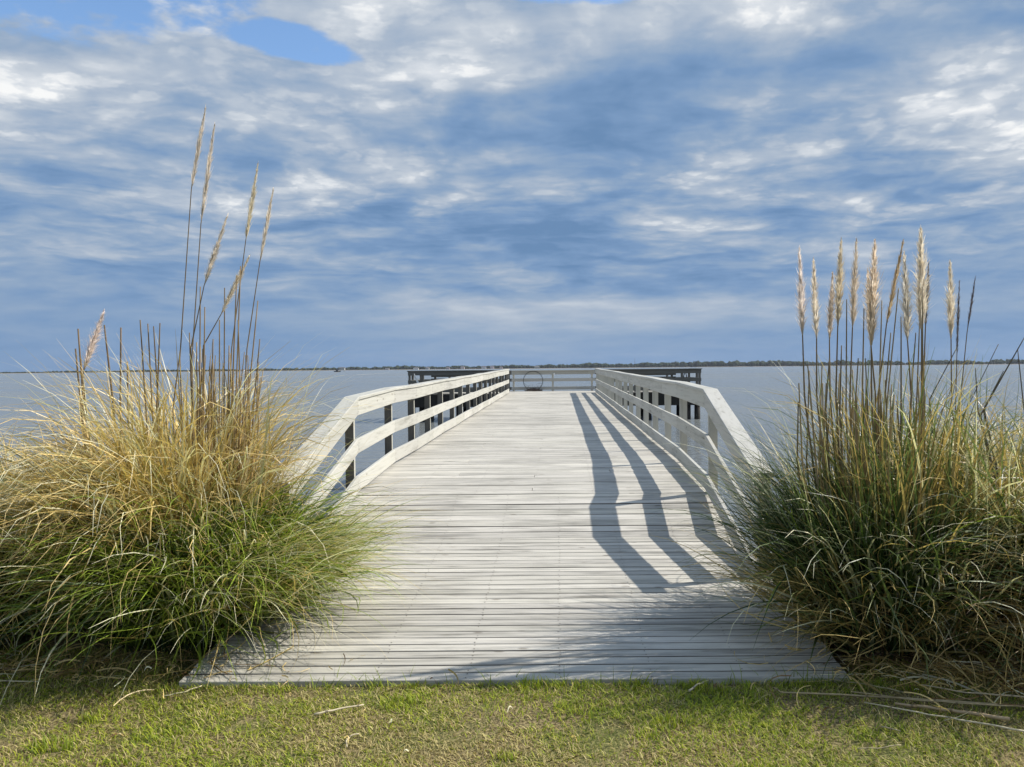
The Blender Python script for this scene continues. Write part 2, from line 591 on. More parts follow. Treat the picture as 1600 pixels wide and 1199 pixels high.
# lawn soil sheet
M_SOIL, t, out = mat('lawn_thatch_and_soil')
co = t.new('ShaderNodeTexCoord').outputs['Object']
n_a = t.noise(co, 2.2, 5.0, 0.6)
n_b = t.noise(co, 60.0, 3.0, 0.6)
c = t.mix(t.maprange(n_b, 0.35, 0.65), (0.11, 0.085, 0.04), (0.34, 0.27, 0.14))
c = t.mix(t.maprange(n_a, 0.42, 0.62, 0.0, 0.65), c, (0.12, 0.15, 0.035))
t.link(pbsdf(t, c, 0.9, 0.1, bump(t, n_b, 0.8, 0.02)).outputs[0], out.inputs[0])


# ------------------------------------------------------------------ the setting
def vnoise(x, y, s, seed=0):
    """smooth value noise in numpy, 0..1"""
    r = np.random.default_rng(seed)
    tab = r.random((64, 64))
    xs, ys = x * s, y * s
    xi, yi = np.floor(xs).astype(int), np.floor(ys).astype(int)
    fx, fy = xs - xi, ys - yi
    fx, fy = fx * fx * (3 - 2 * fx), fy * fy * (3 - 2 * fy)
    g = lambda i, j: tab[i % 64, j % 64]
    return (g(xi, yi) * (1 - fx) + g(xi + 1, yi) * fx) * (1 - fy) + (g(xi, yi + 1) * (1 - fx) + g(xi + 1, yi + 1) * fx) * fy


WATER_Z = -0.42
XL, XR = -2.10, 1.50          # inner faces of the pier railings
Y0, YA, YB, YK, YE = 4.18, 6.78, 7.70, 9.45, 31.0


def deck_z(y):
    if y < YA:
        return 0.025 + (y - Y0) * (0.235 - 0.025) / (YA - Y0)
    if y < YB:
        return 0.235 + (y - YA) * (0.485 - 0.235) / (YB - YA)
    if y < YK:
        return 0.485 + (y - YB) * (0.575 - 0.485) / (YK - YB)
    if y < YE:
        return 0.575 + (y - YK) * (0.74 - 0.575) / (YE - YK)
    return 0.74


def lawn_z(x, y):
    z = (vnoise(x + 20, y + 20, 0.9, 3) - 0.5) * 0.03
    inside = np.clip((y - 4.16) / 0.12, 0, 1) * np.clip((x + 2.4) / 0.15, 0, 1) * np.clip((1.9 - x) / 0.15, 0, 1)
    z = z * np.clip(np.abs(y - 4.2) / 0.5, 0.15, 1) - inside * 0.08
    bank = np.clip((y - 7.1) / 1.4, 0, 1)
    return z - bank * bank * (3 - 2 * bank) * 1.1


xs = np.concatenate([np.linspace(-90, -6, 30), np.linspace(-5.8, 5.8, 117), np.linspace(6, 90, 30)])
ys = np.concatenate([np.linspace(-60, 2.2, 25), np.linspace(2.3, 9.0, 135)])
gx, gy = np.meshgrid(xs, ys)
vv = np.stack([gx.ravel(), gy.ravel(), lawn_z(gx.ravel(), gy.ravel())], 1)
nx, ny = len(xs), len(ys)
ii = (np.arange(ny - 1)[:, None] * nx + np.arange(nx - 1)[None, :]).ravel()
ff = np.stack([ii, ii + 1, ii + nx + 1, ii + nx], 1)
lawn = link_mesh('ground', vv, ff, M_SOIL, smooth=True)
tag(lawn, kind='structure')

WR = 2500
mb = MB()
mb.add([(-WR, 7.4, WATER_Z), (WR, 7.4, WATER_Z), (WR, WR, WATER_Z), (-WR, WR, WATER_Z)], [[0, 1, 2, 3]])
tag(mb.build('water', M_WATER), kind='structure')
mb = MB()
mb.add([(-WR, -WR, -1.4), (WR, -WR, -1.4), (WR, WR, -1.4), (-WR, WR, -1.4)], [[0, 1, 2, 3]])
tag(mb.build('lake_bed', M_SOIL), kind='structure')

# turf: countless short blades
def turf():
    n = 200000
    x = RNG.uniform(-4.6, 4.6, n)
    y = RNG.uniform(2.5, 4.75, n)
    keep = ~((y > 4.185) & (x > -2.22) & (x < 1.70))
    dens = 0.35 + 0.65 * (vnoise(x + 9, y + 4, 2.3, 5) * 0.6 + vnoise(x, y, 7.0, 6) * 0.4 > 0.36)
    keep &= RNG.random(n) < dens
    x, y = x[keep], y[keep]
    n = len(x)
    patch = 0.55 * vnoise(x + 30, y + 30, 1.1, 8) + 0.30 * vnoise(x, y, 3.7, 9) + 0.15 * vnoise(x, y, 11.0, 10)
    # worn, drier ground in front of the ramp
    patch -= 0.42 * np.exp(-(((x - 0.05) / 0.9) ** 2 + ((y - 3.42) / 0.28) ** 2))
    patch -= 0.16 * np.exp(-(((x - 0.2) / 0.25) ** 2 + ((y - 3.62) / 0.1) ** 2))
    edge = (np.abs(y - 4.13) < 0.05) & (x > -2.3) & (x < 1.8)
    h = RNG.uniform(0.010, 0.029, n) * (0.7 + 0.6 * patch)
    tall = RNG.random(n) < 0.02
    h[tall] *= 1.6
    eg = edge & (RNG.random(n) < 0.14 * (vnoise(x, y, 2.5, 12) > 0.5) + 0.03)
    h[eg] = RNG.uniform(0.03, 0.095, eg.sum())
    wd = RNG.uniform(0.0016, 0.0032, n)
    a = RNG.uniform(0, 2 * np.pi, n)
    ln = RNG.uniform(0.4, 2.4, n) * h
    fx, fy = np.cos(a), np.sin(a)
    sa = a + np.pi / 2 + RNG.uniform(-.5, .5, n)
    sx, sy = np.cos(sa) * wd, np.sin(sa) * wd
    z = lawn_z(x, y) - 0.002
    V = np.empty((n, 5, 3), np.float32)
    V[:, 0] = np.stack([x - sx, y - sy, z], 1)
    V[:, 1] = np.stack([x + sx, y + sy, z], 1)
    mx, my = x + fx * ln * 0.35, y + fy * ln * 0.35
    V[:, 2] = np.stack([mx + sx * .8, my + sy * .8, z + h * 0.62], 1)
    V[:, 3] = np.stack([mx - sx * .8, my - sy * .8, z + h * 0.62], 1)
    V[:, 4] = np.stack([x + fx * ln, y + fy * ln, z + h], 1)
    # weedy tufts
    for q in range(46):
        if q < 20:
            tx, ty, tr = RNG.uniform(-2.3, 1.9), RNG.uniform(4.06, 4.17), RNG.uniform(.03, .09)
        else:
            tx, ty, tr = RNG.uniform(-3.6, 3.4), RNG.uniform(3.0, 4.1), RNG.uniform(.05, .16)
        inside = np.hypot(x - tx, (y - ty) * 1.4) < tr
        V[inside, 2:, 2] += (np.minimum(h[inside], .035) * RNG.uniform(.3, 1.0))[:, None] * np.array([.6, .6, 1.0])
        patch[inside] += 0.35
    # colour: green where lush, straw where dry
    dry = RNG.random(n) < np.clip(0.98 - 1.25 * patch, 0.12, 0.97)
    g1 = np.array([0.50, 0.53, 0.050])
    g2 = np.array([0.18, 0.27, 0.032])
    s1 = np.array([0.72, 0.62, 0.28])
    s2 = np.array([0.32, 0.25, 0.11])
    q = RNG.random((n, 1))
    col = np.where(dry[:, None], s1 * q + s2 * (1 - q), g1 * q + g2 * (1 - q))
    col[eg] = (g2 * 0.6 + RNG.random((eg.sum(), 1)) * 0.3 * g1)
    C = np.repeat(col[:, None, :], 5, axis=1)
    C[:, 0:2] *= 0.8
    b = np.arange(n)[:, None] * 5
    F = np.concatenate([b + np.array([[0, 1, 2]]), b + np.array([[0, 2, 3]]), b + np.array([[3, 2, 4]])], 0)
    o = link_mesh('lawn_grass', V.reshape(-1, 3), F, M_TURF, None, C.reshape(-1, 3))
    tag(o, 'short mown grass, green with dry straw patches, in front of the ramp', 'grass', kind='stuff')


turf()

# ------------------------------------------------------------------ the pier
pier = empty('boardwalk_pier', (-0.3, Y0, 0.0), 'long white weathered wooden boardwalk pier with side railings running out over the water', 'pier')


def rc(a=0.0, b=1.0):
    return (random.uniform(a, b), random.random(), random.random())


def board(m, x0, x1, y0, y1, th=0.036, mi=0, zf=deck_z, warp=0.0015, front=False):
    """one deck plank across the pier with eased top edges, in two or three lengths so it can sag a little"""
    segs = 4
    col = rc()
    j = [random.uniform(-warp, warp) for _ in range(segs + 1)]
    k = [random.uniform(-warp, warp) for _ in range(segs + 1)]
    za, zb = zf(y0), zf(y1)
    ch = 0.003
    rings = []
    for i in range(segs + 1):
        x = x0 + (x1 - x0) * i / segs
        a, b = y0 + k[i], y1 + k[i]
        rings.append([(x, a, za - th + j[i]), (x, b, zb - th + j[i]), (x, b, zb - ch + j[i]), (x, b - ch, zb + j[i]), (x, a + ch, za + j[i]), (x, a, za - ch + j[i])])
    vs = [p for r_ in rings for p in r_]
    ft, fe = [], []
    for i in range(segs):
        for q in range(6):
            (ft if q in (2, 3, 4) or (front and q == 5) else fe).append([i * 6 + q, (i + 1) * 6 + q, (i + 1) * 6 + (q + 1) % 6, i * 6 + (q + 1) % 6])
    ft.append([0, 1, 2, 3, 4, 5])
    ft.append([segs * 6 + q for q in (5, 4, 3, 2, 1, 0)])
    m.add(vs, ft, col, 0)
    b0 = len(m.v) - len(vs)
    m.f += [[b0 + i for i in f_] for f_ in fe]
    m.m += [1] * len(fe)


# sloping entrance ramp (narrow boards)
mb = MB()
XD0, XD1 = XL - 0.085, XR + 0.135
y = Y0
ramp_rows = []
pA = 0.0912
while y < YA - 0.02:
    gap = random.uniform(0.0095, 0.0145)
    y1 = min(y + pA - gap, YA - 0.004)
    board(mb, XD0 + random.uniform(-.006, .006), XD1 + random.uniform(-.006, .006), y, y1, front=(y < Y0 + .01))
    ramp_rows.append((y, y1))
    y += pA
ramp = mb.build('entrance_ramp', [M_DECK, M_EDGE], pier)
mb = MB()
y = YA + 0.004
rowsB = []
while y < YB - 0.03:
    y1 = min(y + 0.1145 - random.choice([0.005, 0.010, 0.013, 0.017, 0.021]), YB - 0.003)
    board(mb, XD0, XD1, y, y1)
    rowsB.append((y, y1))
    y += 0.1145
y = YB + 0.003
rowsC = []
while y < YE - 0.05:
    y1 = min(y + 0.145 - random.choice([0.003, 0.005, 0.007, 0.010]), YE - 0.004)
    # a board is now and then made of two lengths
    if random.random() < 0.25:
        xm = random.choice([-1.2, -0.3, 0.6])
        board(mb, XD0, xm - .003, y, y1, warp=0.003)
        board(mb, xm + .003, XD1, y, y1, warp=0.003)
    else:
        board(mb, XD0, XD1, y, y1, warp=0.003)
    rowsC.append((y, y1))
    y += 0.145
deck = mb.build('deck_boards', [M_DECK, M_EDGE], pier)
# screw heads in rows
mb = MB()


def screws(rows, xs_, every=1):
    for (a, b) in rows:
        for x in xs_:
            for yy in (a + 0.2 * (b - a), a + 0.8 * (b - a)):
                if random.random() < 0.15:
                    continue
                x_, y_ = x + random.uniform(-.008, .008), yy + random.uniform(-.004, .004)
                z_ = deck_z(y_) + 0.0022
                r_ = random.uniform(0.0035, 0.0052)
                mb.add([(x_ + r_ * math.cos(q * math.pi / 3), y_ + r_ * math.sin(q * math.pi / 3), z_) for q in range(6)], [[0, 1, 2, 3, 4, 5]])


screws(ramp_rows, [XD0 + 0.05 + i * 0.53 for i in range(8)])
screws(rowsB, [XD0 + 0.05 + i * 0.53 for i in range(8)])
screws(rowsC[:70], [XD0 + 0.05 + i * 0.62 for i in range(7)])
mb.build('screw_heads', simple('rusty_screw_steel', (0.10, 0.075, 0.06), 0.6, 0.4), pier)['kind'] = 'stuff'

# dark framing and piles under the deck
mb = MB()
for x in (XL - 0.04, -1.2, -0.3, 0.6, XR + 0.04):
    for (a, b) in ((Y0 + 0.1, YA), (YA, YB), (YB, YK), (YK, YE)):
        mb.rail((x, a, deck_z(a) - 0.038 - 0.06 - (0.03 if a < YA else 0.06)), (x, b, deck_z(b) - 0.038 - 0.06 - (0.03 if a < YA else 0.06)), 0.045, 0.12 if a < YA else 0.24, col=rc())
mb.build('under_deck_joists', M_TAR, pier)

GAPB = 0.035
M_NAIL = simple('rusty_nail', (0.10, 0.07, 0.05), 0.6, 0.4)
M_RUST = simple('rust_run', (0.26, 0.20, 0.14), 0.8, 0.1)
# ---- side railings
def top_z(y, side):
    k1 = 1.512 if side < 0 else 1.567
    k2 = 1.560 if side < 0 else 1.600
    if y < YB:
        return k1 - 0.285 * (YB - y)
    if y < YK:
        return k1 + (y - YB) * (k2 - k1) / (YK - YB)
    return k2 + (y - YK) * (1.755 - k2) / (YE - YK)


def bot_z(y):
    return deck_z(y) + GAPB if y > YA else deck_z(YA) + GAPB - 0.285 * (YA - y) * 0.6


def side_railing(side):
    xi = XL if side < 0 else XR
    so = -1 if side < 0 else 1                       # outward
    yp = [5.72, YB, YK] + [YK + 1.375 * i for i in range(1, 17)]
    yp[-1] = YE - 0.06
    wob = {y_: (random.uniform(-.010, .010), random.uniform(-.007, .007)) for y_ in yp}
    rb = MB()

    def zt(y_, off):
        return top_z(y_, side) - off + wob[y_][1]

    ends = []
    for i in range(len(yp) - 1):
        a, b = yp[i], yp[i + 1]
        e0 = 0.0015 if i % 2 == 0 else 0.0
        xa, xb = xi + wob[a][0], xi + wob[b][0]
        fx = so * 0.019
        ga, gb_ = 0.0015, 0.0015
        # board just under the cap
        rb.rail((xa + fx, a + ga, zt(a, 0.038) - 0.080), (xb + fx, b - gb_, zt(b, 0.038) - 0.080), 0.038, 0.16, col=rc())
        # middle board
        za = (zt(a, 0.198) + bot_z(a) + 0.155) / 2
        zb = (zt(b, 0.198) + bot_z(b) + 0.155) / 2
        rb.rail((xa + fx, a + ga, za), (xb + fx, b - gb_, zb), 0.038, 0.148, col=rc())
        # bottom board
        hb = 0.158
        rb.rail((xa + fx, a + ga, bot_z(a) + hb / 2 + wob[a][1] * .5), (xb + fx, b - gb_, bot_z(b) + hb / 2 + wob[b][1] * .5), 0.038, hb, col=rc())
    r_o = rb.build('railing', M_RAILY, pier)
    cb = MB()
    for i in range(len(yp) - 1):
        a, b = yp[i], yp[i + 1]
        if i == 0:
            a -= 0.06
        xa, xb = xi + wob[yp[i]][0], xi + wob[b][0]
        zc_ = lambda y_, yy: top_z(yy, side) - 0.018 + wob[y_][1]
        cb.rail((xa + so * 0.060, a + .0015, zc_(yp[i], a)), (xb + so * 0.060, b - .0015, zc_(b, b)), 0.156, 0.036, ch=0.005, col=rc())
    cb.build('handrail', M_RAILY, r_o).location = (0, 0, 0)
    bm_ = MB()
    for y_ in yp[:12]:
        for zz in (top_z(y_, side) - 0.085, top_z(y_, side) - 0.155, (top_z(y_, side) - 0.198 + bot_z(y_) + 0.155) / 2 + .035,
                   (top_z(y_, side) - 0.198 + bot_z(y_) + 0.155) / 2 - .035, bot_z(y_) + 0.05, bot_z(y_) + 0.115):
            for yo in (-.028, .028):
                yb, zb2 = y_ + yo + random.uniform(-.005, .005), zz + random.uniform(-.006, .006)
                if y_ < YB - .1:
                    yb += .05
                    zb2 += .014
                if y_ < YB + .1 and yo < 0:
                    zb2 -= .012
                xb_ = xi + wob[y_][0] - so * 0.002
                bm_.add([(xb_, yb + .0055 * math.cos(q * math.pi / 3), zb2 + .0055 * math.sin(q * math.pi / 3)) for q in range(6)], [[0, 1, 2, 3, 4, 5]])
                ys_ = yb
                if random.random() < .5:      # rust run below the nail
                    bm_.add([(xb_ - so * .0004, ys_ - .003, zb2 - .006), (xb_ - so * .0004, ys_ + .003, zb2 - .006), (xb_ - so * .0004, ys_ + .001, zb2 - random.uniform(.015, .035))], [[0, 1, 2]], m=1)
    bm_.build('nail_heads', [M_NAIL, M_RUST], r_o)['kind'] = 'stuff'
    for i, y_ in enumerate(yp):
        pm = MB()
        s = 0.025
        yc = y_ + (0.05 if i == 0 else 0.0)
        x0_ = xi + so * 0.040 + wob[y_][0]
        x1_ = x0_ + so * 0.09
        zt_ = top_z(yc - s, side) - 0.038 + wob[y_][1] * .9
        zb_ = deck_z(yc) - (0.35 if yc > 7 else 0.1)
        c_ = rc()
        xa_, xb_ = min(x0_, x1_), max(x0_, x1_)
        pm.box(xa_, xb_, yc - s, yc + s, zb_, zt_ - 0.004, c_)
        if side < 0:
            pm.m[3] = 1  # inner face of each left post takes the lighter post material
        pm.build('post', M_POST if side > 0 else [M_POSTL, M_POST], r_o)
    return yp


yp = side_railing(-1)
side_railing(1)

# piles under the walkway
for i, yy in enumerate(list(np.arange(YB + 0.3, YE, 2.75))):
    for x in (XL - 0.18, XR + 0.18):
        mb = MB()
        zt = deck_z(yy) - 0.33
        mb.tube([(x, yy, -1.6), (x + .01, yy, -.2), (x, yy, zt)], [0.13, 0.125, 0.12], 10, rc())
        mb.build('pile', M_TAR, pier, smooth=True)

# ---- T-shaped head
TX0, TX1, TY0, TY1, TZ = -6.36, 5.95, 31.0, 33.75, 0.74
mb = MB()
x = TX0
y = TY0
while y < TY1 - 0.05:
    y1 = y + 0.14
    segx = sorted([TX0, -4.2, -2.14, 0.2, 1.62, 3.8, TX1])
    for a, b in zip(segx[:-1], segx[1:]):
        board(mb, a + .002, b - .002, y, y1, zf=lambda q: TZ)
    y += 0.145
mb.build('deck_boards', [M_DECK, M_EDGE], pier)
mb = MB()
for yy in (TY0 - 0.025, TY1 + 0.03):
    mb.rail((TX0, yy, TZ - 0.31), (TX1, yy, TZ - 0.31), 0.05, 0.50, col=rc())
for yy in np.linspace(TY0 + 0.5, TY1 - 0.4, 4):
    mb.rail((TX0, yy, TZ - 0.20), (TX1, yy, TZ - 0.20), 0.05, 0.28, col=rc())
for xx in (TX0 + 0.03, TX1 - 0.03):
    mb.rail((xx, TY0, TZ - 0.31), (xx, TY1, TZ - 0.31), 0.05, 0.498, col=rc())
mb.build('under_deck_joists', M_TAR, pier)
for yy in (TY0 + 0.18, TY1 - 0.3):
    for xx in (TX0 + 0.15, TX0 + 0.55, -4.25, XL - 0.3, XR + 0.35, 3.75, TX1 - 0.55, TX1 - 0.15):
        mb = MB()
        mb.tube([(xx, yy, -1.6), (xx, yy, TZ - 0.30)], [0.13, 0.12], 10, rc())
        mb.build('pile', M_TAR, pier, smooth=True)


def cross_railing(x0, x1, y, mats, posts, top=1.70, horiz=True, name='railing', capw=0.15):
    mx, mz = mats
    rb = MB()
    pts = [(a, y, 0) for a in (x0, x1)] if horiz else [(y, a, 0) for a in (x0, x1)]

    def seg(z, w_, h_):
        a, b = pts
        rb.rail((a[0], a[1], z), (b[0], b[1], z), w_, h_, col=rc())
    seg(top - 0.038 - 0.082, 0.038, 0.16)
    seg(TZ + 0.51, 0.038, 0.14)
    seg(TZ + 0.13, 0.038, 0.14)
    r_o = rb.build(name, mx, pier)
    cb = MB()
    a, b = pts
    cb.rail((a[0], a[1], top - 0.019), (b[0], b[1], top - 0.019), capw, 0.037, col=rc())
    cb.build('handrail', mx, r_o)
    for q in posts:
        pm = MB()
        off = 0.066
        cx, cy = (q, y + off) if horiz else (y + (off if y < 0 else -off) * -1, q)
        pm.box(cx - .045, cx + .045, cy - .045, cy + .045, TZ + 0.002, top - 0.042, rc())
        pm.build('post', mz, r_o)
    return r_o


back = cross_railing(-2.16, 1.60, TY1 - 0.12, (M_RAILX, M_POST), (-2.08, -0.30, 1.48), 1.69)
wing = (M_WINGX, M_WINGZ)
cross_railing(TX0, -2.17, TY1 - 0.12, wing, (TX0 + .05, -5.0, -3.6, -2.3), 1.69)
cross_railing(1.61, TX1, TY1 - 0.12, wing, (1.75, 3.3, 4.9, TX1 - .05), 1.69)
cross_railing(TX0, -2.28, TY0 + 0.05, wing, (TX0 + .06, TX0 + .62, -4.15, -2.4), 1.725)
cross_railing(1.66, TX1, TY0 + 0.05, wing, (1.8, 3.55, 5.15, TX1 - .06), 1.715)
cross_railing(TY0 + 0.12, TY1 - 0.2, TX0 + 0.02, wing, (TY0 + 1.3,), 1.715, horiz=False)
cross_railing(TY0 + 0.12, TY1 - 0.2, TX1 - 0.02, wing, (TY0 + 1.3,), 1.715, horiz=False)
# white reflector on the middle post of the end railing
mb = MB()
mb.box(-0.262, -0.205, TY1 - 0.19, TY1 - 0.16, 1.46, 1.56, (.85, .85, .83))
mb.build('reflector', M_ATTR, back)


def bench(x0, x1, label):
    b = empty('bench', ((x0 + x1) / 2, TY0 + 0.75, TZ), label, 'bench', 'benches on the pier head')
    s = MB()
    for k in range(3):
        s.box(x0, x1, TY0 + 0.50 + k * 0.145, TY0 + 0.635 + k * 0.145, TZ + 0.42, TZ + 0.458, rc())
    s.build('seat', M_WINGX, b)
    s = MB()
    s.box(x0, x1, TY0 + 0.42, TY0 + 0.455, TZ + 0.70, TZ + 0.79, rc())
    s.box(x0, x1, TY0 + 0.42, TY0 + 0.455, TZ + 0.52, TZ + 0.64, rc())
    s.build('backrest', M_WINGX, b)
    for xx in (x0 + 0.12, x1 - 0.21):
        s = MB()
        s.box(xx, xx + 0.09, TY0 + 0.457, TY0 + 0.52, TZ + 0.002, TZ + 0.77, rc())
        s.box(xx, xx + 0.09, TY0 + 0.83, TY0 + 0.92, TZ + 0.002, TZ + 0.418, rc())
        s.build('leg', M_WINGZ, b)


bench(-5.45, -3.2, 'dark timber bench on the left wing of the pier head')
bench(3.10, 4.95, 'dark timber bench on the right wing of the pier head')

# folded gear by the right corner of the pier head: a small dark stepladder-like frame
g = empty('folding_stand', (5.45, TY0 + 0.9, TZ), 'small dark folding stand in the far right corner of the pier head', 'stand')
for sx in (-1, 1):
    mb = MB()
    mb.tube([(5.42 + sx * 0.20, TY0 + 0.9, TZ + .004), (5.42 + sx * 0.02, TY0 + 0.9, TZ + 0.82)], [0.02, 0.02], 6, (.04, .04, .05))
    mb.build('leg', M_ATTR, g)
mb = MB()
mb.box(5.26, 5.58, TY0 + 0.74, TY0 + 1.06, TZ + 0.38, TZ + 0.42, (.05, .05, .06))
mb.build('shelf', M_ATTR, g)

# white slanted plank leaning on the left wing
g = empty('white_plank', (-5.75, TY0 - 0.05, TZ), 'short white board leaning aslant against the left wing railing', 'board')
mb = MB()
p0, p1 = at(648.5, 587, TY0 + .22), at(656.5, 599, TY0 + .40)
mb.rail((p0.x + .02, TY0 - .06, p0.z), (p1.x + .05, TY0 - .10, p1.z - .05), 0.03, 0.17, col=(.8, .8, .77))
mb.build('plank', M_ATTR, g)

# round hoop net by the end railing
hx, hz, hr = -1.19, 1.21, 0.44
hy = TY1 - 0.35
g = empty('hoop_net', (hx, hy, TZ), 'round thin hoop with dark netting bundled at its foot, against the end railing', 'net')
mb = MB()
N = 36
mb.tube([(hx + hr * math.cos(2 * math.pi * k / N), hy + 0.16 * (math.sin(2 * math.pi * k / N) + 1) / 2, hz + hr * math.sin(2 * math.pi * k / N)) for k in range(N + 1)], [0.014] * (N + 1), 6, (.075, .08, .08), cap=False)
mb.build('hoop', M_ATTR, g, smooth=True)
mb = MB()
for k in range(9):
    a = math.pi * (1.08 + 0.84 * k / 8)
    x_ = hx + hr * 0.97 * math.cos(a)
    z_ = hz + hr * 0.97 * math.sin(a)
    mb.tube([(x_, hy + .02, z_), (hx + (x_ - hx) * 0.55 + random.uniform(-.04, .04), hy + .03, hz - 0.12 - random.random() * .12)], [0.006, 0.004], 4, (.06, .06, .055))
for k in range(420):
    a = random.uniform(0, 2 * math.pi)
    rr = random.random() ** .6
    p = Vector((hx + .02 + rr * 0.36 * math.cos(a), hy + 0.10 * rr * math.sin(a), TZ + 0.02 + (1 - rr * rr) * random.random() * 0.12))
    q = p + Vector((random.uniform(-.09, .09), random.uniform(-.04, .04), random.uniform(-.03, .04)))
    q.z = max(q.z, TZ + .01)
    b_ = random.uniform(.05, .20)
    mb.tube([p, q], [0.008, 0.006], 4, (b_ * 1.15, b_ * .9, b_ * .75))
mb.build('netting', M_ATTR, g)


# ------------------------------------------------------------------ pampas grass
def ribbon(n, origin, rad, L, th0, bend, pw, wd, col0, col1, phi=None, S=10, twist=0.5, zmin=None, rng=RNG):
    """n arching leaves. Arrays of n (or scalars). Returns verts, faces, cols."""
    ph = rng.uniform(0, 2 * np.pi, n) if phi is None else phi
    rr = rad * np.sqrt(rng.random(n))
    pa = ph + rng.normal(0, 0.9, n)
    x = origin[0] + rr * np.cos(pa)
    y = origin[1] + rr * np.sin(pa)
    z = np.full(n, origin[2])
    tw = rng.normal(0, twist, n)
    tw2 = rng.normal(0, 0.35, n)
    f1 = rng.uniform(2, 6, n)
    f0 = rng.uniform(0, 6.28, n)
    P_ = np.empty((n, S + 1, 3), np.float32)
    P_[:, 0] = np.stack([x, y, z], 1)
    ds = L / S
    D = np.empty((n, S + 1, 2), np.float32)
    for i in range(S + 1):
        t = i / S
        th = th0 + bend * t ** pw + tw2 * 0.55 * np.sin(f1 * t + f0)
        p_ = ph + tw * t + tw2 * 1.0 * np.sin(f1 * t * 1.3 + f0)
        D[:, i, 0] = p_
        D[:, i, 1] = th
        if i < S:
            P_[:, i + 1, 0] = P_[:, i, 0] + ds * np.sin(th) * np.cos(p_)
            P_[:, i + 1, 1] = P_[:, i, 1] + ds * np.sin(th) * np.sin(p_)
            P_[:, i + 1, 2] = P_[:, i, 2] + ds * np.cos(th)
    # rest on ground / deck
    X_, Y_ = P_[..., 0], P_[..., 1]
    base = np.full(X_.shape, 0.012)
    on = (X_ > XD0 - .02) & (X_ < XD1 + .02) & (Y_ > Y0 - .02)
    dz_ = np.where(Y_ < YA, 0.025 + (Y_ - Y0) * 0.0808, 0.235 + (Y_ - YA) * 0.27)
    base = np.where(on, dz_ + 0.006, base)
    base += rng.random(n)[:, None] * 0.05
    P_[..., 2] = np.maximum(P_[..., 2], base)
    t = np.linspace(0, 1, S + 1)
    prof = np.minimum(1.0, (1 - t) * 1.7 + 0.06) * (0.6 + 0.4 * np.minimum(1, t * 5))
    roll = rng.normal(0, 0.6, n)[:, None]
    sph = D[..., 0] + np.pi / 2
    hw = (wd[:, None] if isinstance(wd, np.ndarray) else wd) * prof[None, :] * 0.5
    sxy = np.cos(roll) * hw
    sz = np.sin(roll) * hw
    side = np.stack([np.cos(sph) * sxy, np.sin(sph) * sxy, np.broadcast_to(sz, sxy.shape) if sz.shape != sxy.shape else sz], -1)
    V = np.empty((n, S + 1, 2, 3), np.float32)
    V[:, :, 0] = P_ - side
    V[:, :, 1] = P_ + side
    c = col0[:, None, :] * (1 - t[None, :, None]) + col1[:, None, :] * t[None, :, None]
    C = np.repeat(c[:, :, None, :], 2, axis=2)
    b = (np.arange(n) * (S + 1) * 2)[:, None] + (np.arange(S) * 2)[None, :]
    b = b.ravel()
    F = np.stack([b, b + 1, b + 3, b + 2], 1)
    return V.reshape(-1, 3), F, C.reshape(-1, 3)


def cat(parts):
    vs, fs, cs, o = [], [], [], 0
    for v_, f_, c_ in parts:
        vs.append(v_)
        fs.append(f_ + o)
        cs.append(c_)
        o += len(v_)
    return np.concatenate(vs), np.concatenate(fs), np.concatenate(cs)


GREEN1 = np.array([0.105, 0.165, 0.030])
GREEN2 = np.array([0.310, 0.400, 0.050])
DGREEN = np.array([0.030, 0.058, 0.016])  # dark green; shade inside the clumps is put into this leaf colour
COOL = np.array([0.160, 0.210, 0.080])
STRAW1 = np.array([0.80, 0.60, 0.26])
STRAW2 = np.array([0.52, 0.38, 0.150])
PALE = np.array([0.88, 0.83, 0.60])
BROWN = np.array([0.20, 0.115, 0.050])


def pick(n, cols, wts, rng=RNG, jit=0.28):
    w_ = np.array(wts, float)
    w_ /= w_.sum()
    k = rng.choice(len(cols), size=n, p=w_)
    c = np.array(cols)[k]
    return c * (1 + rng.normal(0, jit, (n, 1))).clip(.5, 1.6)


